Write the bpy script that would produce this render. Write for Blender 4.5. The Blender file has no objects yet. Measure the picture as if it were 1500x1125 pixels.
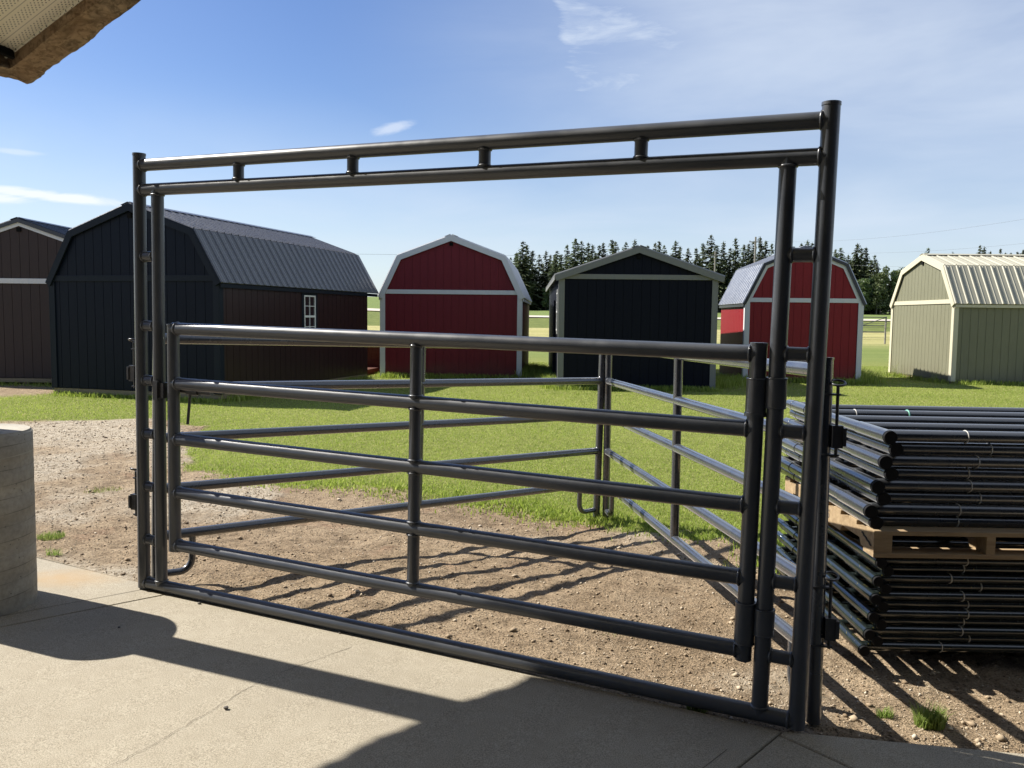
import bpy, math, random
import numpy as np
from mathutils import Vector, Matrix, Quaternion
random.seed(7); RNG = np.random.default_rng(11)
scene = bpy.context.scene
COL = scene.collection
R = math.radians
V = Vector

# ------------------------------------------------------------------ camera
FPX, PITCH, ROLL, CAMH = 1233.5, 0.0794, 0.01105, 1.611
cF = V((0, math.cos(PITCH), -math.sin(PITCH)))
cU0 = V((0, math.sin(PITCH), math.cos(PITCH)))
cR = V((1, 0, 0)) * math.cos(ROLL) + cU0 * math.sin(ROLL)
cU = -V((1, 0, 0)) * math.sin(ROLL) + cU0 * math.cos(ROLL)
cam_d = bpy.data.cameras.new('camera')
cam = bpy.data.objects.new('camera', cam_d); COL.objects.link(cam)
cam_d.sensor_width = 36.0
cam_d.lens = 36.0 * FPX / 1500.0
cam_d.clip_end = 4000
cam_d.clip_start = 0.05
M3 = Matrix((cR, cU, -cF)).transposed()
cam.matrix_world = Matrix.Translation((0, 0, CAMH)) @ M3.to_4x4()
scene.camera = cam

def at(px, py, Y):
    """the point at depth Y seen at photo pixel px, py (survey of far trees and poles)"""
    d = cF * FPX + cR * (px - 750) - cU * (py - 562.5)
    return V((0, 0, CAMH)) + d * (Y / d.y)

# ------------------------------------------------------------------ terrain
def sstep(x, a, b):
    t = np.clip((np.asarray(x, float) - a) / (b - a), 0, 1)
    return t * t * (3 - 2 * t)

def slab_z(x, y):
    s = (x - 1.16) * -.91 + (y - 3.27) * .414
    return -.035 + .016 * np.clip(s, -2, 6)

def gz(x, y):
    x = np.asarray(x, float); y = np.asarray(y, float)
    near = slab_z(x, y) - .02
    f = 1 - sstep(y, 7.5, 14)
    z = near * f
    z = z - .075 * sstep(y, 4.6, 7) * (1 - sstep(y, 8.5, 14))
    z = z + .0268 * np.clip(y - 40, 0, 110) + .012 * np.clip(y - 150, 0, 400)
    z = z + 1.95 * sstep(3 - x, 0, 27) * sstep(y, 60, 150)
    return z

def hash2(ix, iy, seed):
    n = (ix.astype(np.int64) * 374761393 + iy.astype(np.int64) * 668265263 + seed * 974711) & 0x7fffffff
    n = ((n ^ (n >> 13)) * 1274126177) & 0x7fffffff
    return ((n ^ (n >> 16)) & 0xffff) / 65535.0

def vnoise(x, y, seed=0):
    x = np.asarray(x, float); y = np.asarray(y, float)
    ix = np.floor(x); iy = np.floor(y); fx = x - ix; fy = y - iy
    fx = fx * fx * (3 - 2 * fx); fy = fy * fy * (3 - 2 * fy)
    a = hash2(ix, iy, seed); b = hash2(ix + 1, iy, seed); c = hash2(ix, iy + 1, seed); d = hash2(ix + 1, iy + 1, seed)
    return (a * (1 - fx) + b * fx) * (1 - fy) + (c * (1 - fx) + d * fx) * fy

def fbm(x, y, seed=0, o=4):
    s = 0; a = .5; t = 0
    for i in range(o):
        s = s + a * vnoise(x * 2 ** i, y * 2 ** i, seed + i * 17); t += a; a *= .55
    return s / t

# line between bare dirt and mown grass, y as a function of x
BX = [-40, -9, -7.5, -6.4, -5.7, -5.2, -4.37, -4.26, -3.43, -2.98, -2.4, -1.89, -1.24, -.62, -.04, .16, .48, .72, 1.1, 1.33, 1.79, 2.06, 3.0, 6, 40]
BY = [12, 12.1, 12.3, 12.4, 12.8, 12.6, 12.1, 10.9, 8.75, 8.45, 8.2, 7.85, 8.05, 7.63, 7.4, 7.03, 6.87, 6.75, 6.66, 6.5, 6.5, 6.3, 6.2, 6.0, 5.5]
def grass_d(x, y):
    return y - np.interp(x, BX, BY)

def grass_mask(x, y):
    d = grass_d(x, y) + (fbm(x * 1.7, y * 1.7, 3) - .5) * .9 + (fbm(x * 7, y * 7, 5) - .5) * .35
    m = sstep(d, -.10, .22)
    # bare sandy patch in front of the brown shed
    e = np.hypot((x + 11.6) / 3.0, (y - 17.0) / 1.5) + (fbm(x * 2, y * 2, 9) - .5) * .5
    return m * sstep(e, .75, 1.1)

def slab_edge(x):
    return np.interp(x, [-9, -3.02, -2.2, 1.06, 1.98, 9], [8.5, 5.31, 4.86, 3.27, 3.12, 2.35])

# ------------------------------------------------------------------ helpers
def obj_raw(name, me, mat=None, parent=None):
    o = bpy.data.objects.new(name, me); COL.objects.link(o)
    if mat is not None:
        me.materials.append(mat)
    if parent is not None:
        o.parent = parent
    return o

def tag(o, label=None, cat=None, group=None, kind=None):
    if label: o['label'] = label
    if cat: o['category'] = cat
    if group: o['group'] = group
    if kind: o['kind'] = kind
    return o

def thing(name, label, cat, loc=(0, 0, 0), rz=0.0, group=None):
    o = bpy.data.objects.new(name, None); COL.objects.link(o)
    o.empty_display_size = .2
    o.location = loc; o.rotation_euler = (0, 0, rz)
    return tag(o, label, cat, group)

def kids(o):
    return [c for c in bpy.data.objects if c.parent == o]

def copy_tree(o, parent=None):
    c = o.copy(); COL.objects.link(c)
    if parent is not None: c.parent = parent
    for ch in TREE.get(o.name, []):
        d = ch.copy(); COL.objects.link(d); d.parent = c
        for g in TREE.get(ch.name, []):
            e = g.copy(); COL.objects.link(e); e.parent = d
    return c
TREE = {}

def frame_of(d):
    d = V(d).normalized()
    a = V((0, 0, 1)) if abs(d.z) < .9 else V((1, 0, 0))
    x = a.cross(d).normalized(); y = d.cross(x)
    return x, y, d

class MB:
    def __init__(s):
        s.v = []; s.f = []; s.sm = []; s.mi = []
    def add(s, vs, fs, smooth=False, mi=0):
        k = len(s.v); s.v += [tuple(p) for p in vs]
        s.f += [tuple(i + k for i in f) for f in fs]
        s.sm += [smooth] * len(fs) if isinstance(smooth, bool) else smooth
        s.mi += [mi] * len(fs)
        return s
    def tube(s, p0, p1, r, n=20, r1=None, cap=True, mi=0):
        p0 = V(p0); p1 = V(p1); x, y, d = frame_of(p1 - p0)
        r1 = r if r1 is None else r1
        vs = []
        for p, q in ((p0, r), (p1, r1)):
            for i in range(n):
                a = 2 * math.pi * i / n
                vs.append(p + (x * math.cos(a) + y * math.sin(a)) * q)
        s.add(vs, [(i, (i + 1) % n, n + (i + 1) % n, n + i) for i in range(n)], True, mi)
        if cap:
            s.add(vs[:n], [tuple(range(n))[::-1]], False, mi); s.add(vs[n:], [tuple(range(n))], False, mi)
        return s
    def path(s, pts, r, n=14, cap=True, mi=0):
        pts = [V(p) for p in pts]; vs = []; x = None
        for k, p in enumerate(pts):
            d = (pts[min(k + 1, len(pts) - 1)] - pts[max(k - 1, 0)]).normalized()
            if x is None: x, y, _ = frame_of(d)
            else:
                x = (x - d * x.dot(d)).normalized(); y = d.cross(x)
            rr = r[k] if isinstance(r, (list, tuple)) else r
            for i in range(n):
                a = 2 * math.pi * i / n
                vs.append(p + (x * math.cos(a) + y * math.sin(a)) * rr)
        m = len(pts)
        s.add(vs, [(k * n + i, k * n + (i + 1) % n, (k + 1) * n + (i + 1) % n, (k + 1) * n + i) for k in range(m - 1) for i in range(n)], True, mi)
        if cap:
            s.add(vs[:n], [tuple(range(n))[::-1]], False, mi); s.add(vs[-n:], [tuple(range(n))], False, mi)
        return s
    def ring(s, c, axis, R_, r, n=24, m=8, mi=0):
        x, y, d = frame_of(axis); c = V(c); vs = []
        for i in range(n):
            a = 2 * math.pi * i / n; e = x * math.cos(a) + y * math.sin(a)
            for j in range(m):
                b = 2 * math.pi * j / m
                vs.append(c + e * (R_ + r * math.cos(b)) + d * (r * math.sin(b)))
        s.add(vs, [(i * m + j, i * m + (j + 1) % m, ((i + 1) % n) * m + (j + 1) % m, ((i + 1) % n) * m + j) for i in range(n) for j in range(m)], True, mi)
        return s
    def obox(s, o, ex, ey, ez, mi=0):
        """box with corner o and edge vectors ex ey ez (right handed)"""
        o = V(o); ex = V(ex); ey = V(ey); ez = V(ez)
        vs = [o, o + ex, o + ex + ey, o + ey, o + ez, o + ex + ez, o + ex + ey + ez, o + ey + ez]
        return s.add(vs, [(3, 2, 1, 0), (4, 5, 6, 7), (0, 1, 5, 4), (1, 2, 6, 5), (2, 3, 7, 6), (3, 0, 4, 7)], False, mi)
    def box(s, x0, y0, z0, x1, y1, z1, mi=0):
        return s.obox((x0, y0, z0), (x1 - x0, 0, 0), (0, y1 - y0, 0), (0, 0, z1 - z0), mi)
    def prism(s, poly, o, ex, ez, nv, mi=0):
        """2D polygon in the plane o + ex,ez extruded along nv"""
        o = V(o); ex = V(ex); ez = V(ez); nv = V(nv); n = len(poly)
        a = [o + ex * p[0] + ez * p[1] for p in poly]
        vs = a + [p + nv for p in a]
        fs = [tuple(range(n)), tuple(range(n, 2 * n))[::-1]] + [(i, n + i, n + (i + 1) % n, (i + 1) % n) for i in range(n)]
        return s.add(vs, fs, False, mi)
    def build(s, name, mat, parent=None, bevel=0, recalc=False):
        me = bpy.data.meshes.new(name)
        me.from_pydata(s.v, [], s.f)
        me.polygons.foreach_set('use_smooth', s.sm)
        mats = mat if isinstance(mat, (list, tuple)) else [mat]
        for m in mats: me.materials.append(m)
        if len(mats) > 1: me.polygons.foreach_set('material_index', s.mi)
        me.update()
        if recalc:
            import bmesh
            bm = bmesh.new(); bm.from_mesh(me); bmesh.ops.recalc_face_normals(bm, faces=bm.faces); bm.to_mesh(me); bm.free()
        o = bpy.data.objects.new(name, me); COL.objects.link(o)
        if parent is not None:
            o.parent = parent; TREE.setdefault(parent.name, []).append(o)
        if bevel:
            md = o.modifiers.new('bevel', 'BEVEL'); md.width = bevel; md.segments = 2; md.limit_method = 'ANGLE'; md.angle_limit = R(50)
        return o

def tri_mesh(name, verts, tris, mat, parent=None, col=None, smooth=False, quads=False):
    """verts (n,3), tris (m,k) numpy arrays; col = per-vertex float attribute 'tone'"""
    me = bpy.data.meshes.new(name); k = tris.shape[1]
    me.vertices.add(len(verts)); me.vertices.foreach_set('co', verts.astype(np.float32).ravel())
    me.loops.add(tris.size); me.loops.foreach_set('vertex_index', tris.astype(np.int32).ravel())
    me.polygons.add(len(tris)); me.polygons.foreach_set('loop_start', np.arange(0, tris.size, k, dtype=np.int32))
    me.polygons.foreach_set('loop_total', np.full(len(tris), k, dtype=np.int32))
    if smooth: me.polygons.foreach_set('use_smooth', np.ones(len(tris), dtype=bool))
    me.update(calc_edges=True)
    if col is not None:
        at_ = me.attributes.new('tone', 'FLOAT', 'POINT'); at_.data.foreach_set('value', col.astype(np.float32))
    me.materials.append(mat)
    o = bpy.data.objects.new(name, me); COL.objects.link(o)
    if parent is not None:
        o.parent = parent; TREE.setdefault(parent.name, []).append(o)
    return o

# ------------------------------------------------------------------ materials
class NT:
    def __init__(s, name):
        s.m = bpy.data.materials.new(name); s.m.use_nodes = True
        s.t = s.m.node_tree; s.t.nodes.clear()
        s.out = s.n('ShaderNodeOutputMaterial')
        s.b = s.n('ShaderNodeBsdfPrincipled'); s.l(s.b.outputs[0], s.out.inputs[0])
    def n(s, typ, **kw):
        x = s.t.nodes.new(typ)
        for k, v in kw.items(): setattr(x, k, v)
        return x
    def l(s, a, b): s.t.links.new(a, b)
    def set(s, sock, v):
        if isinstance(v, bpy.types.NodeSocket): s.l(v, sock)
        else: sock.default_value = v
    def P(s, **kw):
        for k, v in kw.items(): s.set(s.b.inputs[k.replace('_', ' ')], v)
    def coord(s, kind='Object', scale=(1, 1, 1)):
        c = s.n('ShaderNodeTexCoord'); mp = s.n('ShaderNodeMapping'); mp.inputs['Scale'].default_value = scale
        s.l(c.outputs[kind], mp.inputs[0]); return mp.outputs[0]
    def noise(s, vec, scale, detail=4, rough=.55, dist=0):
        x = s.n('ShaderNodeTexNoise'); x.inputs['Scale'].default_value = scale; x.inputs['Detail'].default_value = detail
        x.inputs['Roughness'].default_value = rough; x.inputs['Distortion'].default_value = dist
        s.l(vec, x.inputs['Vector']); return x.outputs['Fac']
    def voro(s, vec, scale, feature='F1', out='Distance'):
        x = s.n('ShaderNodeTexVoronoi', feature=feature); x.inputs['Scale'].default_value = scale
        s.l(vec, x.inputs['Vector']); return x.outputs[out]
    def ramp(s, fac, stops):
        x = s.n('ShaderNodeValToRGB'); e = x.color_ramp.elements
        while len(e) < len(stops): e.new(.5)
        for q, (p, c) in zip(e, stops):
            q.position = p; q.color = (c, c, c, 1) if not isinstance(c, tuple) else (c[0], c[1], c[2], 1)
        s.l(fac, x.inputs[0]); return x.outputs[0]
    def mix(s, fac, a, b, blend='MIX'):
        x = s.n('ShaderNodeMix', data_type='RGBA', blend_type=blend)
        s.set(x.inputs[0], fac)
        for sock, v in ((x.inputs[6], a), (x.inputs[7], b)):
            if isinstance(v, tuple) and len(v) == 3: v = v + (1,)
            s.set(sock, v)
        return x.outputs[2]
    def math(s, op, a, b=0.0, c=None, clamp=False):
        x = s.n('ShaderNodeMath', operation=op); x.use_clamp = clamp
        s.set(x.inputs[0], a); s.set(x.inputs[1], b)
        if c is not None: s.set(x.inputs[2], c)
        return x.outputs[0]
    def rng(s, v, a, b, c, d, smooth=True):
        x = s.n('ShaderNodeMapRange'); x.interpolation_type = 'SMOOTHSTEP' if smooth else 'LINEAR'
        s.set(x.inputs[0], v)
        for i, q in enumerate((a, b, c, d)): x.inputs[i + 1].default_value = q
        return x.outputs[0]
    def bump(s, h, strength=.3, dist=.01, normal=None):
        x = s.n('ShaderNodeBump'); x.inputs['Strength'].default_value = strength; x.inputs['Distance'].default_value = dist
        s.l(h, x.inputs['Height'])
        if normal is not None: s.l(normal, x.inputs['Normal'])
        return x.outputs[0]
    def attr(s, name):
        x = s.n('ShaderNodeAttribute'); x.attribute_name = name; return x.outputs['Fac']

def pipe_mat(name, base, rough=.33, scratch=None, spec=.5, coat=0.0, sheen=0.0):
    m = NT(name); c = m.coord('Object')
    n1 = m.noise(c, 6, 4); n2 = m.noise(c, 60, 3); n3 = m.noise(c, 260, 2)
    col = m.mix(m.ramp(n1, [(.35, 0.), (.75, 1.)]), base, tuple(v * 1.15 + .001 for v in base))
    col = m.mix(m.ramp(n2, [(.70, 0.), (.82, .06)]), col, (.14, .125, .105))           # dust specks
    if scratch:
        c2 = m.coord('Object', (14, 3, 14)); s_ = m.noise(c2, 9, 5, .7, .6)
        col = m.mix(m.ramp(s_, [(.60, 0.), (.68, .8)]), col, scratch)
        s2 = m.noise(c2, 3.1, 3, .6, 1.2)
        col = m.mix(m.ramp(s2, [(.70, 0.), (.73, .7)]), col, (.42, .33, .02))
    m.P(Base_Color=col, Roughness=m.rng(n1, .3, .7, rough - .06, rough + .10), Specular_IOR_Level=spec, Coat_Weight=coat, Coat_Roughness=.08, Sheen_Weight=sheen, Sheen_Roughness=.35)
    m.P(Normal=m.bump(m.math('ADD', m.math('MULTIPLY', n2, .6), m.math('MULTIPLY', n3, .15)), .04, .002))
    return m.m

def paint_mat(name, base, rough=.55, vary=.12, grain=True, dirt=0.0, spec=.28, bump=.35):
    """factory painted wood siding: fine vertical grain and slight weathering"""
    m = NT(name); c = m.coord('Object', (28, 28, 1.2)); c1 = m.coord('Object')
    g = m.noise(c, 3.0, 6, .65, .3); w = m.noise(c1, 1.1, 4)
    col = m.mix(m.ramp(g, [(.3, 0.), (.7, 1.)]), tuple(v * (1 - vary) for v in base), tuple(min(1, v * (1 + vary)) for v in base))
    col = m.mix(m.ramp(w, [(.35, 0.), (.75, .3)]), col, tuple(v * .8 for v in base))
    if dirt:
        z = m.n('ShaderNodeSeparateXYZ'); m.l(c1, z.inputs[0])
        d = m.math('ADD', z.outputs[2], m.math('MULTIPLY', w, -.6))
        col = m.mix(m.rng(d, -.35, .2, dirt, 0.), col, (.11, .085, .055))
    m.P(Base_Color=col, Roughness=rough, Specular_IOR_Level=spec)
    if grain: m.P(Normal=m.bump(g, bump, .003))
    return m.m

def metal_roof_mat(name, base, rough=.35, metallic=.0):
    m = NT(name); c = m.coord('Object'); n = m.noise(c, 1.6, 4); n2 = m.noise(m.coord('Object', (6, 6, 1)), 5, 3)
    col = m.mix(n, tuple(v * .85 for v in base), tuple(v * 1.12 for v in base))
    m.P(Base_Color=col, Roughness=m.rng(n2, .3, .7, rough - .06, rough + .1), Metallic=metallic, Specular_IOR_Level=.55)
    m.P(Normal=m.bump(n, .08, .02))
    return m.m

def plain_mat(name, base, rough=.5, metallic=0., spec=.5, var=.15, scale=20, bump=.15):
    m = NT(name); c = m.coord('Object'); n = m.noise(c, scale, 4)
    m.P(Base_Color=m.mix(n, tuple(v * (1 - var) for v in base), tuple(min(1, v * (1 + var)) for v in base)), Roughness=rough, Metallic=metallic, Specular_IOR_Level=spec)
    m.P(Normal=m.bump(n, bump, .003))
    return m.m

def wood_mat(name, a, b, scale=(3, 40, 40), rough=.7, bump=.4):
    m = NT(name); c = m.coord('Object', scale)
    g = m.noise(c, 1.0, 7, .65, .8); k = m.noise(m.coord('Object'), 5, 4)
    col = m.mix(m.ramp(g, [(.32, 0.), (.68, 1.)]), a, b)
    col = m.mix(m.ramp(k, [(.55, 0.), (.8, .35)]), col, tuple(v * .5 for v in a))
    m.P(Base_Color=col, Roughness=rough, Specular_IOR_Level=.25, Normal=m.bump(g, bump, .006))
    return m.m

M = {}
M['pipe'] = pipe_mat('gate_pipe_paint', (.054, .060, .072), .36, spec=.5, coat=.25)
M['panel'] = pipe_mat('panel_pipe_paint', (.036, .040, .048), .24, spec=.8, coat=1.0, sheen=.22)
M['stack_black'] = pipe_mat('stacked_black_pipe', (.026, .028, .032), .26, spec=.8, coat=1.0, sheen=.3)
M['stack_green'] = pipe_mat('stacked_green_pipe', (.011, .0155, .0145), .20, scratch=(.06, .085, .075), spec=.7, coat=.7)
M['cap'] = plain_mat('pipe_cap', (.006, .006, .007), .75, spec=.2)
M['hardware'] = plain_mat('gate_hardware', (.07, .072, .078), .36, metallic=.5, var=.3)
M['zinc'] = plain_mat('worn_steel', (.20, .20, .20), .42, metallic=.7, var=.3, scale=60)
M['tie'] = plain_mat('white_tie', (.55, .54, .50), .5)
M['tie_green'] = plain_mat('green_tie', (.16, .42, .33), .5)
M['charcoal'] = paint_mat('charcoal_siding', (.0062, .0100, .0185), .40, spec=.10, bump=.15)
M['charcoal_reflection'] = paint_mat('charcoal_siding_reflection', (.030, .0165, .0165), .30, spec=.32, bump=.12)  # charcoal side wall: reflection of the red barn put into the base colour
M['charcoal_trim'] = paint_mat('charcoal_trim', (.010, .015, .023), .5, spec=.15)
M['navy'] = paint_mat('navy_black_siding', (.0045, .006, .0125), .6, spec=.12)
M['red'] = paint_mat('red_siding', (.145, .0115, .019), .55, dirt=.35)
M['red_vivid'] = paint_mat('bright_red_siding', (.215, .0115, .017), .55, dirt=.35)
M['brown'] = paint_mat('brown_siding', (.040, .027, .025), .55)
M['sage'] = paint_mat('sage_siding', (.178, .176, .116), .6, dirt=.3)
M['white_trim'] = paint_mat('white_trim', (.62, .63, .64), .5, .04)
M['grey_trim'] = paint_mat('grey_trim', (.185, .19, .18), .5, .06)
M['cream_trim'] = paint_mat('cream_trim', (.54, .505, .375), .5, .04)
M['roof_char'] = metal_roof_mat('charcoal_roof_metal', (.115, .120, .135), .30)
M['roof_black'] = metal_roof_mat('black_roof_metal', (.030, .034, .042), .32)
M['roof_white'] = metal_roof_mat('white_roof_metal', (.60, .61, .62), .4)
M['roof_steel'] = metal_roof_mat('galvanised_roof_metal', (.40, .42, .45), .33, .5)
M['roof_cream'] = metal_roof_mat('cream_roof_metal', (.36, .342, .255), .45, 0)
M['roof_grey'] = metal_roof_mat('grey_roof_metal', (.22, .225, .22), .4)
M['skid'] = wood_mat('treated_skid_timber', (.20, .155, .095), (.30, .24, .15))
M['cedar'] = wood_mat('red_cedar_boards', (.085, .036, .026), (.13, .055, .036))
M['pallet'] = wood_mat('pallet_wood', (.25, .175, .10), (.40, .30, .18), (2.5, 30, 30))
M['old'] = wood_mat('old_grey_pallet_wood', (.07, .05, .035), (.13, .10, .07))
M['log'] = wood_mat('weathered_log', (.085, .062, .040), (.21, .155, .095), (2.2, 16, 16), .8, .9)
M['dark'] = plain_mat('dark_gap', (.008, .008, .008), .9, spec=.1)
M['ink'] = plain_mat('stencil_ink', (.16, .14, .12), .8)
M['ink_black'] = plain_mat('marker_ink', (.02, .018, .016), .8)
M['white_vinyl'] = plain_mat('white_vinyl', (.72, .72, .70), .4)

g_ = NT('window_glass'); g_.P(Base_Color=(.02, .022, .026, 1), Roughness=.03, Specular_IOR_Level=.8, Coat_Weight=.6); M['glass'] = g_.m

# soffit: perforated vinyl
m = NT('perforated_soffit'); c = m.coord('Object')
sx = m.n('ShaderNodeSeparateXYZ'); m.l(c, sx.inputs[0])
def tri(v, per, off=0.0):
    return m.math('ABSOLUTE', m.math('SUBTRACT', m.math('FRACT', m.math('ADD', m.math('DIVIDE', v, per), off)), .5))
row = m.math('FLOOR', m.math('DIVIDE', sx.outputs[1], .0125))
off = m.math('MULTIPLY', m.math('MODULO', row, 2.0), .5)
dx = m.math('MULTIPLY', m.math('SUBTRACT', m.math('FRACT', m.math('ADD', m.math('DIVIDE', sx.outputs[0], .025), off)), .5), .025)
dy = m.math('MULTIPLY', m.math('SUBTRACT', m.math('FRACT', m.math('DIVIDE', sx.outputs[1], .0125)), .5), .0125)
dd = m.math('SQRT', m.math('ADD', m.math('MULTIPLY', dx, dx), m.math('MULTIPLY', dy, dy)))
hole = m.math('LESS_THAN', dd, .0037)
band = m.math('FRACT', m.math('DIVIDE', sx.outputs[1], .10))
inband = m.math('LESS_THAN', band, .66)
hole = m.math('MULTIPLY', hole, inband)
seam = m.math('LESS_THAN', m.math('ABSOLUTE', m.math('SUBTRACT', band, .83)), .02)
fac = m.math('MAXIMUM', hole, m.math('MULTIPLY', seam, .6))
m.P(Base_Color=m.mix(fac, (.80, .76, .62), (.04, .036, .03)), Roughness=.5)
M['soffit'] = m.m

# concrete slab
m = NT('broom_finished_concrete'); c = m.coord('Object')
n1 = m.noise(c, .9, 5); n2 = m.noise(c, 14, 5, .6); n3 = m.noise(c, 220, 3, .7); n4 = m.noise(c, 70, 4, .7)
col = m.mix(m.ramp(n1, [(.3, 0.), (.7, 1.)]), (.310, .276, .212), (.395, .355, .277))
col = m.mix(m.ramp(n2, [(.35, .30), (.65, 0.)]), col, (.25, .215, .155))
col = m.mix(m.ramp(n3, [(.38, .8), (.52, 0.)]), col, (.15, .125, .088))
col = m.mix(m.ramp(n3, [(.55, 0.), (.68, .7)]), col, (.50, .46, .36))
col = m.mix(m.ramp(n4, [(.66, 0.), (.74, .35)]), col, (.15, .13, .10))
sx = m.n('ShaderNodeSeparateXYZ'); m.l(c, sx.inputs[0])
ex = m.math('DIVIDE', m.math('ADD', sx.outputs[0], 2.66), .26); ey = m.math('DIVIDE', m.math('SUBTRACT', sx.outputs[1], 4.92), .14)
rr = m.math('ADD', m.math('SQRT', m.math('ADD', m.math('MULTIPLY', ex, ex), m.math('MULTIPLY', ey, ey))), m.math('MULTIPLY', m.math('SUBTRACT', n2, .5), 1.5))
col = m.mix(m.rng(rr, -.2, 1.9, .65, 0.), col, (.37, .25, .125))
m.P(Base_Color=col, Roughness=.85, Specular_IOR_Level=.25, Normal=m.bump(m.math('ADD', n3, m.math('MULTIPLY', n2, .5)), .45, .004))
M['concrete'] = m.m
M['crack'] = plain_mat('hairline_crack', (.10, .085, .065), .9, spec=.1)

# pier concrete (cast in a spiral paper tube)
m = NT('tube_formed_concrete'); c = m.coord('Object'); n1 = m.noise(m.coord('Object', (3, 3, 9)), 1, 5); n2 = m.noise(c, 40, 4, .65); vo = m.voro(c, 24)
col = m.mix(m.ramp(n1, [(.3, 0.), (.72, 1.)]), (.31, .285, .235), (.44, .41, .345))
col = m.mix(m.ramp(n2, [(.35, .3), (.6, 0.)]), col, (.15, .135, .11))
col = m.mix(m.ramp(vo, [(.05, .7), (.11, 0.)]), col, (.05, .045, .04))
m.P(Base_Color=col, Roughness=.8, Specular_IOR_Level=.3, Normal=m.bump(m.math('ADD', n2, m.ramp(vo, [(.05, 0.), (.13, 1.)])), .35, .004))
M['pier'] = m.m
M['pier_seam'] = plain_mat('pier_form_groove', (.19, .175, .14), .85)
M['pier_line'] = plain_mat('pier_form_seam', (.40, .37, .30), .8)

# ground: dirt, gravel, lawn soil, fields
m = NT('yard_ground'); c = m.coord('Object')
gm = m.attr('grass'); gv = m.attr('gravel')
n1 = m.noise(c, .8, 5); n2 = m.noise(c, 9, 6, .65); n3 = m.noise(c, 90, 4, .7); vo = m.n('ShaderNodeTexVoronoi'); vo.inputs['Scale'].default_value = 55
m.l(c, vo.inputs['Vector'])
dirt = m.mix(m.ramp(n1, [(.32, 0.), (.68, 1.)]), (.325, .236, .148), (.475, .362, .238))
dirt = m.mix(m.ramp(n2, [(.30, .75), (.55, 0.)]), dirt, (.125, .085, .050))
dirt = m.mix(m.ramp(n2, [(.55, 0.), (.8, .5)]), dirt, (.46, .365, .245))
red = m.noise(c, 1.7, 3); dirt = m.mix(m.ramp(red, [(.60, 0.), (.72, .35)]), dirt, (.26, .12, .07))
dirt = m.mix(m.ramp(n3, [(.36, .85), (.5, 0.)]), dirt, (.06, .052, .032))
dirt = m.mix(m.ramp(n3, [(.58, 0.), (.72, .6)]), dirt, (.56, .48, .37))
gr = m.mix(m.ramp(vo.outputs['Color'], [(.2, 0.), (.8, 1.)]), (.34, .285, .21), (.53, .465, .36))
gr = m.mix(m.ramp(n2, [(.3, .5), (.55, 0.)]), gr, (.34, .26, .175))
soil = m.mix(m.ramp(n2, [(.35, 0.), (.65, 1.)]), (.15, .17, .04), (.25, .27, .075))
col = m.mix(gv, dirt, gr); col = m.mix(gm, col, soil)
sx = m.n('ShaderNodeSeparateXYZ'); m.l(c, sx.inputs[0]); Yc = m.math('ADD', sx.outputs[1], m.math('MULTIPLY', m.noise(c, .09, 4), 4))
st = m.noise(m.coord('Object', (.06, .9, 1)), 1, 5, .6)
lawn2 = m.mix(m.ramp(st, [(.3, 0.), (.7, 1.)]), (.115, .155, .038), (.20, .235, .070))
hay = m.mix(m.ramp(st, [(.3, 0.), (.65, 1.)]), (.255, .255, .085), (.40, .36, .165))
ditch = m.mix(m.ramp(m.noise(c, 1.1, 5, .7), [(.35, 0.), (.65, 1.)]), (.080, .11, .025), (.17, .19, .055))
crop = m.mix(st, (.12, .165, .045), (.17, .215, .07))
far = m.mix(m.rng(Yc, 30, 40, 0, 1), soil, lawn2)
far = m.mix(m.rng(Yc, 46, 54, 0, 1), far, hay)
far = m.mix(m.rng(Yc, 69.5, 71.5, 0, 1), far, ditch)
far = m.mix(m.rng(Yc, 103, 105, 0, 1), far, crop)
col = m.mix(m.rng(Yc, 27, 33, 0, 1), col, far)
h = m.math('ADD', m.math('MULTIPLY', n2, 1.0), m.math('MULTIPLY', n3, .45))
m.P(Base_Color=col, Roughness=.95, Specular_IOR_Level=.15, Normal=m.bump(h, 1.0, .05))
M['ground'] = m.m

m = NT('gravel_road'); c = m.coord('Object'); n = m.noise(c, .6, 4)
m.P(Base_Color=m.mix(n, (.40, .36, .29), (.55, .50, .42)), Roughness=.95); M['road'] = m.m

m = NT('pebbles'); t = m.attr('tone')
m.P(Base_Color=m.ramp(t, [(0, (.085, .06, .038)), (.35, (.24, .175, .11)), (.7, (.42, .335, .23)), (1., (.58, .51, .40))]), Roughness=.85, Specular_IOR_Level=.3)
M['pebble'] = m.m

def leaf_mat(name, stops, trans=.35, rough=.55):
    m = NT(name); t = m.attr('tone')
    oi = m.n('ShaderNodeObjectInfo'); col = m.ramp(t, stops)
    hsv = m.n('ShaderNodeHueSaturation'); m.l(col, hsv.inputs['Color'])
    m.l(m.rng(oi.outputs['Random'], 0, 1, .80, 1.22, False), hsv.inputs['Value'])
    m.l(m.rng(oi.outputs['Random'], 0, 1, .485, .51, False), hsv.inputs['Hue'])
    m.P(Base_Color=hsv.outputs[0], Roughness=rough, Specular_IOR_Level=.35)
    tr = m.n('ShaderNodeBsdfTranslucent'); m.l(hsv.outputs[0], tr.inputs[0])
    mx = m.n('ShaderNodeMixShader'); mx.inputs[0].default_value = trans
    m.l(m.b.outputs[0], mx.inputs[1]); m.l(tr.outputs[0], mx.inputs[2]); m.l(mx.outputs[0], m.out.inputs[0])
    return m.m
M['grass'] = leaf_mat('mown_grass', [(0, (.135, .19, .028)), (.45, (.275, .355, .058)), (.8, (.405, .465, .105)), (1., (.56, .50, .24))], .45)
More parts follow.
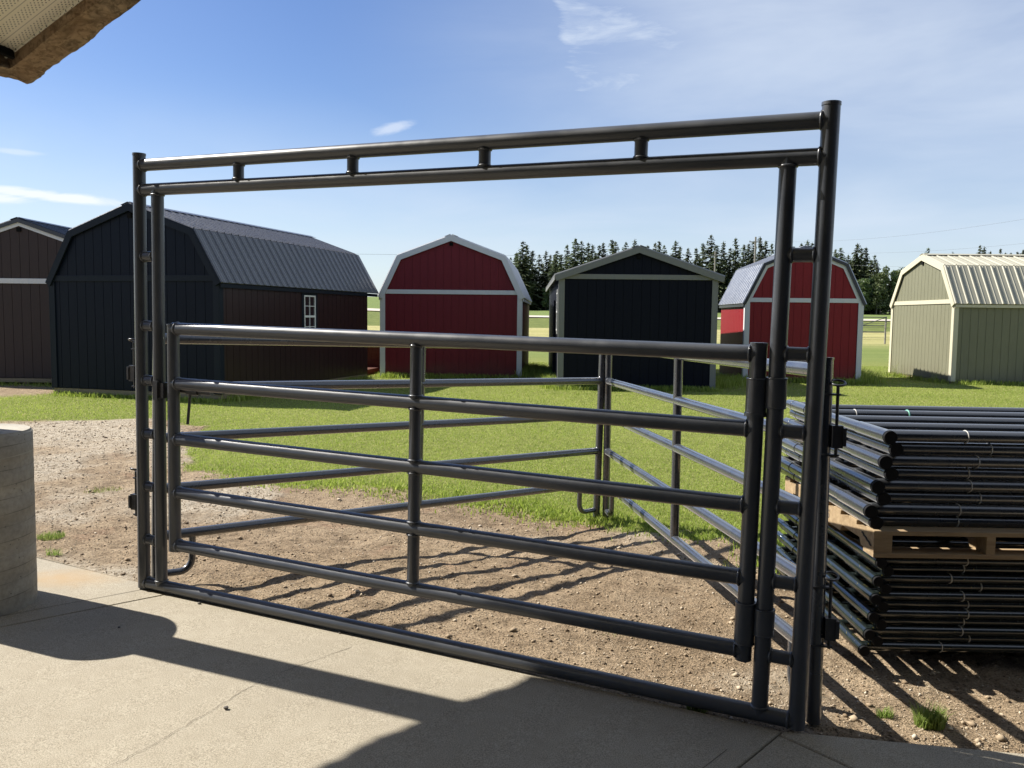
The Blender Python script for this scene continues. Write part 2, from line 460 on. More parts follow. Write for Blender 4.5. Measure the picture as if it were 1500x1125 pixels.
M['weed'] = leaf_mat('weed_leaves', [(0, (.10, .16, .03)), (.6, (.22, .30, .065)), (1., (.36, .40, .14))], .45)
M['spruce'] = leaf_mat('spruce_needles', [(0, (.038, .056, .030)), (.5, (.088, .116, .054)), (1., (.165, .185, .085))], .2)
M['poplar'] = leaf_mat('broad_leaves', [(0, (.048, .072, .028)), (.5, (.095, .132, .048)), (1., (.16, .20, .075))], .28)
tm = NT('live_edge_timber'); tc_ = tm.coord('Object'); q1 = tm.noise(tc_, 7, 6, .65, 1.6); q2 = tm.noise(tc_, 30, 5, .65, .8); q3 = tm.noise(tc_, 3, 3)
tcol = tm.mix(tm.ramp(q1, [(.34, 0.), (.62, 1.)]), (.13, .095, .062), (.40, .30, .20))
tcol = tm.mix(tm.ramp(q2, [(.38, .75), (.52, 0.)]), tcol, (.07, .05, .034))
tcol = tm.mix(tm.ramp(q3, [(.5, 0.), (.7, .4)]), tcol, (.34, .20, .10))
tm.P(Base_Color=tcol, Roughness=.85, Specular_IOR_Level=.2, Normal=tm.bump(tm.math('ADD', q1, tm.math('MULTIPLY', q2, .5)), .9, .02)); M['timber'] = tm.m
M['bark'] = wood_mat('tree_bark', (.06, .05, .04), (.13, .11, .09), (10, 10, 2))
M['pole_wood'] = wood_mat('pole_timber', (.22, .20, .175), (.32, .29, .26), (10, 10, 1))
M['wire'] = plain_mat('wire', (.10, .10, .11), .6)

# ------------------------------------------------------------------ ground mesh
def ax(parts):
    out = []
    for a, b, st in parts:
        n = max(1, int(round((b - a) / st))); out += list(np.linspace(a, b, n, endpoint=False))
    return np.array(out + [parts[-1][1]])
xs = ax([(-900, -100, 80), (-100, -30, 5), (-30, -9, .5), (-9, -5, .12), (-5, 4.2, .04), (4.2, 9, .15), (9, 40, .8), (40, 120, 5), (120, 900, 80)])
ys = ax([(-60, 0, 10), (0, 2.2, .3), (2.2, 8.6, .04), (8.6, 14, .09), (14, 30, .3), (30, 170, 2.5), (170, 600, 40), (600, 2000, 200)])
X, Y = np.meshgrid(xs, ys)
G = grass_mask(X, Y)
Z = gz(X, Y)
ed = slab_edge(X) - Y                                    # > 0 under the slab
lump = (fbm(X * 1.3, Y * 1.3, 21, 3) - .5) * .075 + (fbm(X * 5, Y * 5, 31, 4) - .5) * .036 + (fbm(X * 15, Y * 15, 41, 2) - .5) * .024
dirtw = (1 - G) * (1 - sstep(Y, 11, 16))
Z = Z + lump * dirtw * sstep(-ed, -.02, .35) + (fbm(X * .9, Y * .9, 51, 3) - .5) * .06 * G * (1 - sstep(Y, 25, 60))
Z = Z - .02 * sstep(ed, -.12, -.02) - .10 * sstep(ed, .03, .10)
GV = sstep(fbm(X * .8, Y * .8, 61) + .10 * np.clip((Y - 8) / 3, -1, 1) + .35 * np.exp(-((X - .75) / .5) ** 2 - ((Y - 4.9) / .6) ** 2), .47, .66) * (1 - sstep(Y, 13, 15))
nx, ny = len(xs), len(ys)
verts = np.stack([X, Y, Z], -1).reshape(-1, 3)
ii = (np.arange(ny - 1)[:, None] * nx + np.arange(nx - 1)[None]).ravel()
quads = np.stack([ii, ii + 1, ii + nx + 1, ii + nx], -1)
ground = tri_mesh('ground', verts, quads, M['ground'], smooth=True)
for nm, arr in (('grass', G), ('gravel', GV)):
    a_ = ground.data.attributes.new(nm, 'FLOAT', 'POINT'); a_.data.foreach_set('value', arr.astype(np.float32).ravel())
tag(ground, kind='structure')
def ground_z(x, y):
    """height of the finished ground mesh (bilinear)"""
    x = np.asarray(x, float); y = np.asarray(y, float)
    i = np.clip(np.searchsorted(xs, x) - 1, 0, nx - 2); j = np.clip(np.searchsorted(ys, y) - 1, 0, ny - 2)
    fx = (x - xs[i]) / (xs[i + 1] - xs[i]); fy = (y - ys[j]) / (ys[j + 1] - ys[j])
    return (Z[j, i] * (1 - fx) + Z[j, i + 1] * fx) * (1 - fy) + (Z[j + 1, i] * (1 - fx) + Z[j + 1, i + 1] * fx) * fy
def gzf(x, y): return float(ground_z(np.array([x]), np.array([y]))[0])

# far gravel road along the field
rx = np.linspace(-260, 300, 113); rv = []; rf = []
for i, x in enumerate(rx):
    for k, y in enumerate((96.8, 99.4, 102.0)):
        yy = y + 1.5 * math.sin(x * .013); rv.append((x, yy, float(gz(x, yy)) + (.22 if k == 1 else .10)))
    if i: rf += [((i - 1) * 3 + k, i * 3 + k, i * 3 + k + 1, (i - 1) * 3 + k + 1) for k in range(2)]
b = MB(); b.add(rv, rf, True); tag(b.build('road', M['road']), kind='structure')

# concrete slab in panels with tooled joints
SE = [(-9, 8.5), (-3.02, 5.31), (-2.2, 4.86), (1.06, 3.27), (1.98, 3.12), (9, 2.35)]
def clip_half(poly, p, n):
    out = []
    for i in range(len(poly)):
        a = poly[i]; bq = poly[(i + 1) % len(poly)]
        da = (a[0] - p[0]) * n[0] + (a[1] - p[1]) * n[1]; db = (bq[0] - p[0]) * n[0] + (bq[1] - p[1]) * n[1]
        if da >= 0: out.append(a)
        if da * db < 0:
            t = da / (da - db); out.append((a[0] + (bq[0] - a[0]) * t, a[1] + (bq[1] - a[1]) * t))
    return out
base = [(-9, -6), (9, -6)] + SE[::-1]
def unit(a, b):
    l = math.hypot(a, b); return (a / l, b / l)
j1p, j1d = (-1.874, 4.738), unit(-.697, -.602)
j2p, j2d = (1.06, 3.215), unit(-.263, -.293)
j3p, j3d = (1.10, 3.203), unit(.218, -.277)
n1_ = (-j1d[1], j1d[0]); n2_ = (-j2d[1], j2d[0]); n3_ = (-j3d[1], j3d[0])
GAP = .004
def half(poly, p, n, sgn): return clip_half(poly, (p[0] + n[0] * sgn * GAP, p[1] + n[1] * sgn * GAP), (n[0] * sgn, n[1] * sgn))
pieces = []
# which side of joint one is the left hand piece
sL = 1 if ((-5 - j1p[0]) * n1_[0] + (5 - j1p[1]) * n1_[1]) > 0 else -1
pieces.append(half(base, j1p, n1_, sL))
rest = half(base, j1p, n1_, -sL)
sL2 = 1 if ((-1 - j2p[0]) * n2_[0] + (3 - j2p[1]) * n2_[1]) > 0 else -1
pieces.append(half(rest, j2p, n2_, sL2))
rest = half(rest, j2p, n2_, -sL2)
pieces.append(half(rest, j3p, n3_, 1)); pieces.append(half(rest, j3p, n3_, -1))
sb = MB()
def slab_piece(poly):
    if len(poly) < 3: return
    top = [V((x, y, float(slab_z(x, y)))) for x, y in poly]; n = len(top)
    cx = sum(p.x for p in top) / n; cy = sum(p.y for p in top) / n
    ins = []
    for k, p in enumerate(top):                      # eased edge
        d1 = (top[k - 1] - p); d2 = (top[(k + 1) % n] - p)
        bis = (d1.normalized() + d2.normalized())
        if bis.length < 1e-4: bis = V((cx - p.x, cy - p.y, 0))
        ins.append(p + bis.normalized() * .006)
    low = [p - V((0, 0, .005)) for p in top]; bot = [p - V((0, 0, .13)) for p in top]
    vs = ins + low + bot
    fs = [tuple(range(n))] + [(n + i, n + (i + 1) % n, (i + 1) % n, i) for i in range(n)] + [(2 * n + i, 2 * n + (i + 1) % n, n + (i + 1) % n, n + i) for i in range(n)]
    sb.add(vs, fs)
for p in pieces: slab_piece(p)
slab = sb.build('concrete_slab', M['concrete'], recalc=True); tag(slab, kind='structure')
# joint bottoms, the extra trowel line and the hairline crack: thin marks lying in / on the slab
def strip(pts, w, dz, name, mat):
    b = MB(); vs = []
    for k, p in enumerate(pts):
        q = pts[min(k + 1, len(pts) - 1)]; o = pts[max(k - 1, 0)]
        d = unit(q[0] - o[0], q[1] - o[1]); ww = w * (.6 + .8 * random.random()) / 2 if len(pts) > 3 else w / 2
        for s in (-1, 1):
            x = p[0] - d[1] * ww * s; y = p[1] + d[0] * ww * s; vs.append((x, y, float(slab_z(x, y)) + dz))
    b.add(vs, [(2 * i, 2 * i + 1, 2 * i + 3, 2 * i + 2) for i in range(len(pts) - 1)])
    return tag(b.build(name, mat), kind='structure')
def along(p, d, t): return (p[0] + d[0] * t, p[1] + d[1] * t)
strip([along(j1p, j1d, -.02), along(j1p, j1d, 6)], .012, -.02, 'slab_joint', M['crack'])
strip([along(j2p, j2d, -.02), along(j2p, j2d, 6)], .012, -.02, 'slab_joint', M['crack'])
strip([along(j3p, j3d, -.02), along(j3p, j3d, 6)], .012, -.02, 'slab_joint', M['crack'])
tl = (j1p[0] - .14, j1p[1] + .09); strip([along(tl, j1d, .05), along(tl, j1d, 2.5)], .004, .0006, 'trowel_line', M['crack'])
tl = (j2p[0] - .14, j2p[1] - .02); strip([along(tl, j2d, .12), along(tl, j2d, 2.5)], .003, .0006, 'trowel_line', M['crack'])
CR = [(-1.6, 2.5), (-1.42, 2.883), (-1.378, 2.949), (-1.329, 3.039), (-1.276, 3.166), (-1.225, 3.281), (-1.18, 3.39), (-1.131, 3.508), (-1.054, 3.648), (-.962, 3.769), (-.861, 3.882), (-.74, 4.019)]
fine = []
for (x0, y0), (x1, y1) in zip(CR[:-1], CR[1:]):
    for k in range(6):
        t = k / 6; fine.append((x0 + (x1 - x0) * t + random.uniform(-.006, .006), y0 + (y1 - y0) * t + random.uniform(-.004, .004)))
strip(fine, .0019, .0006, 'slab_crack', M['crack'])

# ------------------------------------------------------------------ the bow gate (gate frame with its leaf)
GO = V((1.161, 3.275, 0.0)); GU = V((-.910, .414, .016)).normalized()
GN = V((.414, .910, 0)).normalized(); GV_ = GN.cross(GU).normalized()
if GV_.z < 0: GV_ = -GV_
RG = Matrix((GU, -GV_.cross(GU), GV_)).transposed()
gate = thing('bow_gate', 'tall dark pipe bow gate with overhead bar and five rail swing leaf on the slab', 'gate', GO)
def g3(u, v, n=0.0): return GU * u + GV_ * v + GN * n          # n > 0 is away from the camera
r_ = .0335
def weld(b, p, d, r):
    """bead where a rail meets a post: p = axis crossing, d = direction towards the rail"""
    d = V(d).normalized()
    b.ring(p + d * (r_ * .95), d, r * .985, .0062, 20, 8)
def rail_part(name, u0, u1, v, parent, r=r_, weld0=True, weld1=True):
    b = MB(); b.tube(g3(u0, v), g3(u1, v), r, 22)
    if weld0: weld(b, g3(u0, v), g3(1, 0) * (1 if u1 > u0 else -1), r)
    if weld1: weld(b, g3(u1, v), g3(1, 0) * (-1 if u1 > u0 else 1), r)
    return b.build(name, M['pipe'], parent)
for u in (0.0, 3.60):
    b = MB(); b.tube(g3(u, -.025), g3(u, 2.428), r_ + .0005, 24); b.tube(g3(u, 2.422), g3(u, 2.434), r_ + .0025, 24)
    b.build('post', M['pipe'], gate)
rail_part('top_rail', 0, 3.6, 2.369, gate)
rail_part('header_rail', 0, 3.6, 2.234, gate)
rail_part('bottom_rail', 0, 3.6, .002, gate)
for u, top in ((.146, 2.234), (3.465, 2.234)):
    b = MB(); b.tube(g3(u, .0), g3(u, top), r_, 22); weld(b, g3(u, top), -GV_, r_); weld(b, g3(u, 0), GV_, r_)
    b.build('upright', M['pipe'], gate)
for u in (.735, 1.46, 2.175, 2.89):
    b = MB(); b.tube(g3(u, 2.234), g3(u, 2.369), .028, 18); weld(b, g3(u, 2.234), GV_, .028); weld(b, g3(u, 2.369), -GV_, .028)
    b.build('spacer', M['pipe'], gate)
for v in (1.862, 1.477, 1.170, .866, .560, .252):
    rail_part('rung', 0, .146, v, gate, .028); rail_part('rung', 3.465, 3.6, v + .006, gate, .028)
# leaf: its stiles are the part, the rails and fittings its sub-parts
lb = MB()
lb.tube(g3(.221, .215), g3(.221, 1.513), r_, 24); lb.tube(g3(.221, 1.508), g3(.221, 1.517), r_ + .002, 24)
leaf = lb.build('gate_leaf', M['pipe'], gate)
b = MB(); b.tube(g3(3.358, .222), g3(3.358, 1.494), r_, 24); b.tube(g3(3.358, 1.490), g3(3.358, 1.498), r_ + .002, 24); b.build('latch_stile', M['pipe'], leaf)
for v in (1.473, 1.170, .859, .557, .2555):
    rail_part('rail', .221, 3.358, v, leaf)
b = MB(); b.tube(g3(1.80, .2555), g3(1.80, 1.473), .030, 20)
for v in (.557, .859, 1.17):
    weld(b, g3(1.80, v), GV_, .0305); weld(b, g3(1.80, v), -GV_, .0305)
weld(b, g3(1.80, 1.473), -GV_, .0305); weld(b, g3(1.80, .2555), GV_, .0305)
b.build('mid_stile', M['pipe'], leaf)
def sleeve(u, v0, v1, parent, name='hinge_sleeve', rr=.041):
    b = MB(); b.tube(g3(u, v0), g3(u, v1), rr, 24); b.ring(g3(u, v1), GV_, rr - .002, .004); b.ring(g3(u, v0), GV_, rr - .002, .004)
    return b.build(name, M['pipe'], parent)
sleeve(.221, 1.235, 1.372, leaf); sleeve(.221, .285, .455, leaf)
b = MB(); b.tube(g3(.221, 1.222), g3(.221, 1.236), .044, 24); b.build('hinge_collar', M['pipe'], leaf)
sleeve(.146, 1.262, 1.378, gate); sleeve(.146, .335, .44, gate)
for v0, v1 in ((1.255, 1.36), (.325, .43)):
    b = MB(); b.obox(g3(.176, v0, .012), GU * .016, GN * .012, GV_ * (v1 - v0)); b.build('hinge_plate', M['hardware'], gate)
# slide latch on the left
b = MB(); b.obox(g3(3.435, 1.075, -.046), GU * .034, GN * .012, GV_ * .105); b.obox(g3(3.405, 1.085, -.03), GU * .03, GN * .05, GV_ * .085)
b.build('latch_plate', M['hardware'], gate)
b = MB(); b.tube(g3(3.40, 1.128, .05), g3(3.13, 1.128, .05), .016, 14); b.tube(g3(3.30, 1.128, .05), g3(3.22, 1.128, .05), .024, 14)
b.build('slide_bolt', M['hardware'], leaf)
b = MB(); b.tube(g3(3.285, 1.13, .05), g3(3.302, .94, .045), .008, 10); b.build('bolt_lever', M['hardware'], leaf)

# drop-pin clamps
def pin_clamp(parent, base, u, up, nv, rh):
    """u: outwards direction; base: centre of the bracket box on the post surface"""
    b = MB(); c = V(base)
    b.obox(c + u * .004 - nv * .02 - up * .045, u * .042, nv * .04, up * .09)
    b.obox(c + u * .043 - nv * .026 - up * .036, u * .014, nv * .052, up * .0721)
    for z in (-.078, rh - .05):
        b.obox(c - u * .05 - nv * .012 + up * z, u * .085, nv * .024, up * .007)
    b.obox(c - u * .02 - nv * .005 - up * .08, u * .012, nv * .010, up * (rh + .035))
    br = b.build('pin_clamp', M['hardware'], parent)
    b = MB(); q = c + u * .024
    b.tube(q - up * .085, q + up * (rh - .008), .0065, 12)
    b.ring(q + up * rh, (up * .93 + nv * .35).normalized(), .027, .0052, 20, 8)
    b.build('clamp_pin', M['hardware'], br)
for v in (1.210, .468):
    pin_clamp(gate, g3(3.6, v) + GU * r_, GU, GV_, GN, .185)

# ------------------------------------------------------------------ standing corral panels
def add_panel_parts(root, L, r, mat, mirror=1, feet=True, ends=True):
    """panel in local coordinates: x along its length, z up; parts under root"""
    for x in (0, L):
        b = MB(); b.tube((x, 0, 0), (x, 0, 1.50), r, 20); b.tube((x, 0, 1.495), (x, 0, 1.506), r + .002, 20)
        b.build('post', mat, root)
    for z in (1.45, 1.165, .868, .567, .286):
        b = MB(); b.tube((0, 0, z), (L, 0, z), r * .97, 20)
        for x, s in ((0, 1), (L, -1)): b.ring((x + s * r * .95, 0, z), (1, 0, 0), r * .95, .004, 18, 6)
        b.build('rail', mat, root)
    b = MB(); b.tube((L / 2, 0, .286), (L / 2, 0, 1.45), r * .92, 18); b.build('mid_upright', mat, root)
    for x, s in ((0, 1), (L, -1)):
        pts = [(x, 0, .06), (x + s * .13, 0, .055)]
        for k in range(1, 7):
            a = k / 6 * math.pi / 2; pts.append((x + s * (.13 + .075 * math.sin(a)), 0, .055 + .075 * (1 - math.cos(a))))
        pts.append((x + s * .205, 0, .286))
        b = MB(); b.path(pts, .021, 14); b.build('skid_foot', mat, root)

def standing_panel(label, p, q):
    p = V(p); q = V(q); ex = (q - p); L = ex.length; ex.normalize()
    ey = V((0, 0, 1)).cross(ex).normalized(); ez = ex.cross(ey)
    t = thing('corral_panel', label, 'livestock panel', p)
    t.rotation_euler = Matrix((ex, ey, ez)).transposed().to_euler()
    add_panel_parts(t, L, .0305, M['panel'])
    return t, L
pL = (-2.085, 4.86, .015); pB1 = (.735, 7.11, -.085); pB2 = (.815, 7.09, -.085); pR = (1.260, 3.360, -.042)
pan_back, L1_ = standing_panel('dark five rail pipe panel at the back of the pen, in front of the lawn', pL, pB1)
pan_side, L2_ = standing_panel('five rail pipe panel with sunlit shiny rails on the right side of the pen', pB2, pR)
# drop pin clamps on the near post of the side panel
for z in (1.19, .405):
    pin_clamp(pan_side, V((L2_, 0, z)) + V((0.026, 0.016, 0)), V((0.25, .97, 0)).normalized(), V((0, 0, 1)), V((.97, -.25, 0)).normalized(), .215)
for z in (.42, 1.12):
    b = MB(); b.obox((-.06, -.008, z), (.06, 0, 0), (0, .016, 0), (0, 0, .05)); b.build('link_pin', M['hardware'], pan_side)

# ------------------------------------------------------------------ stacked panels and pallets
STK_ROT = Matrix(((0, 0, 0), (0, 0, 0), (0, 0, 0)))
def stacked_proto(mat, r):
    t = thing('stacked_panel', 'x', 'livestock panel')
    L = 3.66
    for x in (0, L):
        b = MB(); b.tube((x, .012, 0), (x, 1.52, 0), r, 20)
        b.ring((x, .085, 0), (0, 1, 0), r, .0035, 22, 6)
        b.tube((x, .02, 0), (x, .36, 0), r + .003, 20); b.tube((x, 1.15, 0), (x, 1.45, 0), r + .003, 20)
        b.ring((x, 1.40, 0), (0, 1, 0), r + .002, .003, 20, 6)
        p = b.build('post', mat, t)
        b = MB(); b.tube((x, 0, 0), (x, .013, 0), r + .0012, 22); b.build('end_cap', M['cap'], p)
    for y in (.075, .36, .66, .96, 1.24):
        b = MB(); b.tube((0, y, 0), (L, y, 0), r * .97, 20); b.build('rail', mat, t)
    b = MB(); b.tube((L / 2, .075, 0), (L / 2, 1.24, 0), r * .92, 16); b.build('mid_upright', mat, t)
    for x, s in ((0, 1), (L, -1)):
        pts = [(x, 1.46, 0), (x + s * .13, 1.465, 0)]
        for k in range(1, 7):
            a = k / 6 * math.pi / 2; pts.append((x + s * (.13 + .075 * math.sin(a)), 1.465 - .075 * (1 - math.cos(a)), 0))
        pts.append((x + s * .205, 1.24, 0))
        b = MB(); b.path(pts, .019, 12); b.build('skid_foot', mat, t)
    b = MB(); b.ring((.42, .075, 0), (1, 0.12, 0), r * .97 + .001, .0026, 22, 6); b.build('tie', M['tie'], t)
    return t
def ordinal(k): return ['first', 'second', 'third', 'fourth', 'fifth', 'sixth', 'seventh', 'eighth', 'ninth', 'tenth', 'eleventh'][k]
UP = [(1.753, 3.87, 1.075), (1.790, 3.884, 1.016), (1.736, 3.87, .958), (1.773, 3.884, .900), (1.706, 3.87, .842), (1.742, 3.884, .784), (1.678, 3.87, .726), (1.712, 3.884, .669)]
LO = [(1.73, 3.85, .487), (1.772, 3.87, .443), (1.718, 3.85, .400), (1.766, 3.87, .357), (1.711, 3.85, .314), (1.757, 3.87, .271), (1.704, 3.85, .228), (1.752, 3.87, .186), (1.688, 3.85, .145), (1.738, 3.87, .105), (1.668, 3.85, .066)]
YAW = R(-1.1)
protoU = stacked_proto(M['stack_black'], .0290); protoL = stacked_proto(M['stack_green'], .0226)
tx_u = [.345, .40, .345, .365, .40, .43, .39, .30]
stack_things = []
for pos, proto, name, n in ((UP, protoU, 'upper', 8), (LO, protoL, 'lower', 11)):
    for k, (x, y, z) in enumerate(pos):
        o = proto if k == 0 else copy_tree(proto)
        o.location = (x, y - .012, z); o.rotation_euler = (0, R(.25) if name == 'upper' else 0, YAW + R(random.uniform(-.15, .15)))
        for ch in TREE.get(proto.name, []) if k == 0 else []:
            pass
        colr = 'black' if name == 'upper' else 'dark green'
        wh = 'stack above the middle pallet' if name == 'upper' else 'stack under the middle pallet'
        pos_w = 'topmost' if k == 0 else 'bottom' if k == n - 1 else ordinal(k) + ' from the top'
        o['label'] = f'{colr} pipe panel, {pos_w} in the {wh}'
        o['group'] = 'black pipe panels stacked on the pallet' if name == 'upper' else 'dark green pipe panels stacked under the pallet'
        stack_things.append(o)
bpy.context.view_layer.update()
for o in stack_things:
    for c_ in o.children:
        if c_.name.split('.')[0] == 'tie': c_.location.x = random.uniform(-.06, .05)
# extra green tie and white tie on the topmost panel
b = MB(); b.ring((.50, .96, 0), (1, .1, 0), .0285, .005, 22, 6); o_ = b.build('tie', M['tie_green'], protoU); o_['label'] = 'pale green tie'
b = MB(); b.ring((.20, .96, 0), (1, .1, 0), .0285, .003, 22, 6); b.build('tie', M['tie'], protoU)

def pallet(label, x0, y0, zt, L, W, parent=None, text=False, mat='pallet'):
    t = thing('wooden_pallet', label, 'pallet', (x0, y0, zt), YAW)
    d = .021; h = .084
    for k in range(7):
        y = k * (W - .10) / 6
        b = MB(); b.box(0, y, -d, L, y + .10, 0); b.build('deck_board', M[mat], t, bevel=.002)
    for k in range(3):
        y = k * (W - .12) / 2
        b = MB(); b.box(0, y, -2 * d - h, L, y + .12, -d - h); b.build('bottom_board', M[mat], t, bevel=.002)
    # stringers run along y, with fork notches
    for i, (x, w) in enumerate(((.001, .085), (.52, .04), (1.0, .04), (L - .04, .039))):
        prof = [(0.002, 0), (W - .002, 0), (W - .002, -h), (W - .15, -h), (W - .17, -.052), (W - .40, -.052), (W - .42, -h), (.42, -h), (.40, -.052), (.17, -.052), (.15, -h), (.002, -h)]
        b = MB(); b.prism([(p[0], p[1] - d) for p in prof], (x, 0, 0), (0, 1, 0), (0, 0, 1), (w, 0, 0))
        st_ = b.build('stringer', M[mat], t, recalc=True)
        if i == 0 and text:
            cu = bpy.data.curves.new('stencil', 'FONT'); cu.body = 'ILBS'; cu.size = .062; cu.extrude = .0004; cu.align_x = 'LEFT'; cu.space_character = 1.05
            tmp = bpy.data.objects.new('tmp', cu); COL.objects.link(tmp)
            bpy.context.view_layer.update()
            me = bpy.data.meshes.new_from_object(tmp.evaluated_get(bpy.context.evaluated_depsgraph_get()))
            bpy.data.objects.remove(tmp)
            # seen from -x: text reads towards -y (right in the photo)
            me.transform(Matrix(((0, 0, -1, -.0012), (-1, 0, 0, .69), (0, 1, 0, -.078), (0, 0, 0, 1))))
            me.materials.clear()
            so = obj_raw('stencil_lettering', me, M['ink'], st_)
            TREE.setdefault(st_.name, []).append(so)
            b = MB(); pts = [(-.0015, .135 - .012 * k, -.040 - .004 * k + .003 * math.sin(k * 2.1)) for k in range(10)]
            b.path(pts, .0042, 8); b.build('marker_scribble', M['ink_black'], st_)
    return t
pallet('raw wooden pallet with stencilled side, between the two stacks of pipe panels', 1.685, 3.835, .642, 2.44, 1.36, text=True)
pallet('old shaded wooden pallet on the ground beneath the lower stack of panels', 2.02, 4.12, .035, 2.2, 1.1, mat='old')

# ------------------------------------------------------------------ pier, post, porch roof
PC = V((-2.905, 4.45, float(slab_z(-2.905, 4.45))))
pier = thing('concrete_pier', 'round grey concrete pier with form rings at the left edge of the slab', 'pier', PC)
Rp = .305; prof = []; z = -.02
Hh = .945
zs = [0, .06, .14, .215, .285, .36, .44, .505, .58, .66, .735, .80, .86]
prof = [(Rp, -.02)]
for k, zz in enumerate(zs):
    rr = Rp + (.0004 if k % 2 else -.0003)
    nz = zs[k + 1] if k + 1 < len(zs) else Hh - .012
    prof += [(rr, zz + .001), (rr, nz - .001)]
prof += [(Rp - .002, Hh - .012), (Rp - .012, Hh - .001), (Rp - .012, Hh)]
n = 96; vs = []; fs = []
for k, (rr, zz) in enumerate(prof):
    for i in range(n):
        a = 2 * math.pi * i / n
        wob = .004 * math.sin(a * 2 + 1) * (zz / Hh)
        tilt = .012 * math.sin(a + .7) * (1 if 0 < zz < Hh - .02 else 0)
        vs.append(((rr + wob) * math.cos(a), (rr + wob) * math.sin(a), zz + tilt))
for k in range(len(prof) - 1):
    for i in range(n): fs.append((k * n + i, k * n + (i + 1) % n, (k + 1) * n + (i + 1) % n, (k + 1) * n + i))
b = MB(); b.add(vs, fs, True); b.add(vs[-n:], [tuple(range(n))], False)
b.build('shaft', M['pier'], pier)
for zz, hz, mt in [(.30, .009, 'pier_line'), (.815, .008, 'pier_line')] + [(q, .0035, 'pier_seam') for q in (.075, .155, .225, .375, .455, .52, .60, .67, .75, .875)]:
    b = MB(); vs = []
    for i in range(n):
        a = 2 * math.pi * i / n
        for dz in (0, hz * (.6 + .4 * math.sin(a * 5 + zz * 40))):
            vs.append(((Rp + .0014 + .004 * math.sin(a * 2 + 1) * (zz / Hh)) * math.cos(a), (Rp + .0014 + .004 * math.sin(a * 2 + 1) * (zz / Hh)) * math.sin(a), zz + dz + .012 * math.sin(a + .7)))
    b.add(vs, [(2 * i, 2 * ((i + 1) % n), 2 * ((i + 1) % n) + 1, 2 * i + 1) for i in range(n)], True)
    b.build('form_seam', M[mt], pier)
logp = MB(); pts = [(0, 0, Hh), (0, 0, 1.4), (.004, 0, 2.2), (0, .004, 3.2)]
logp.path([PC + V(p) for p in pts], [.122, .120, .118, .117], 20)
tag(logp.build('log_post', M['log']), 'peeled log post standing on the concrete pier', 'post')

# roof: outer corner P, eave direction RA (to the left), rake direction RB (to the right, rising)
RP = V((-2.750, 4.89, 2.895)); RA = V((-.705, -.709, 0)).normalized(); RB = V((.8541, -.3815, .3525)).normalized()
RNN = RA.cross(RB).normalized()
if RNN.z < 0: RNN = -RNN
QB = RNN.cross(RB).normalized()
if QB.dot(RA) < 0: QB = -QB                    # inward from the rake
QA = RNN.cross(RA).normalized()
if QA.dot(RB) < 0: QA = -QA                    # inward from the eave
porch = thing('porch_roof', 'overhanging porch roof corner with live edge timber and perforated soffit', 'roof', RP)
LB, LA = 8.0, 6.5
def live_edge(d, q, Ln, seed, wid, start=0.0):
    """slab of live-edge timber along d; inner face plumb, outer edge wavy"""
    rnd = np.random.default_rng(seed); N = 420; vs = []; ph = rnd.uniform(0, 6, 6)
    for k in range(N + 1):
        t = start + (Ln - start) * k / N
        w = .010 * math.sin(t * 4.1 + ph[0]) + .006 * math.sin(t * 13 + ph[1]) + .005 * math.sin(t * 37 + ph[2]) * math.sin(t * 7) + rnd.uniform(-.0035, .0035)
        w2 = .006 * math.sin(t * 9 + ph[3]) + rnd.uniform(-.002, .002)
        base = d * t; up = RNN
        sec = [base - q * w + up * .012, base + q * .02 - up * .004 + up * w2, base + q * (wid + w2) + up * .004, base + q * (wid + .012) + up * .075, base + q * (wid + .012) + up * .20, base - q * (w * .6) + up * .20]
        vs += sec
    m_ = 6; fs = [(k * m_ + i, (k + 1) * m_ + i, (k + 1) * m_ + (i + 1) % m_, k * m_ + (i + 1) % m_) for k in range(N) for i in range(m_)]
    bb = MB(); bb.add(vs, fs, False); bb.add(vs[:m_], [tuple(range(m_))]); bb.add(vs[-m_:], [tuple(range(m_))[::-1]])
    return bb
live_edge(RB, QB, LB, 3, .155).build('rake_timber', M['timber'], porch, recalc=True)
live_edge(RA, QA, LA, 4, .10, .004).build('eave_timber', M['timber'], porch, recalc=True)
so = thing('x', None, None)  # placeholder transformed into the soffit below
bpy.data.objects.remove(so)
b = MB()
b.obox((0, 0, 0), (LB, 0, 0), (0, LA, 0), (0, 0, .012))
soff = b.build('soffit', M['soffit'], porch, recalc=True)
SM = Matrix((RB, RA - RB * RA.dot(RB), RNN)).transposed()
yv = (RA - RB * RA.dot(RB)).normalized()
Mx = Matrix((RB, yv, RNN)).transposed().to_4x4()
Mx.translation = RB * .10 + QB * .165 + RNN * .068
soff.matrix_local = Mx
b = MB(); b.tube(RB * .05 + QB * .166 + RNN * .068, RB * LB + QB * .166 + RNN * .068, .009, 8); b.build('soffit_trim', M['soffit'], porch)
b = MB(); b.obox(RNN * .205 + RB * .02, RB * LB, RA * LA, RNN * .03); b.build('roof_deck', M['roof_grey'], porch, recalc=True)
b = MB(); b.obox(RB * .115 + QB * .17 + RNN * .02 , RB * .02, QB * .22, RNN * .06); b.build('end_block', M['dark'], porch, recalc=True)

# added wall with door behind the viewer, unseen: cuts fill light, darkens pipe reflections
fill_blocker = thing('fill_blocker_wall', 'unseen dark wall added behind the viewer to cut fill light', 'light_blocker', (0, -2.6, 0))
b = MB(); b.box(-9, -.3, -.1, 16, 0, 6.8); b.build('wall', M['charcoal'], fill_blocker)
b = MB(); b.box(1.2, .0, 0, 2.2, .05, 2.1); b.build('door', M['brown'], fill_blocker)

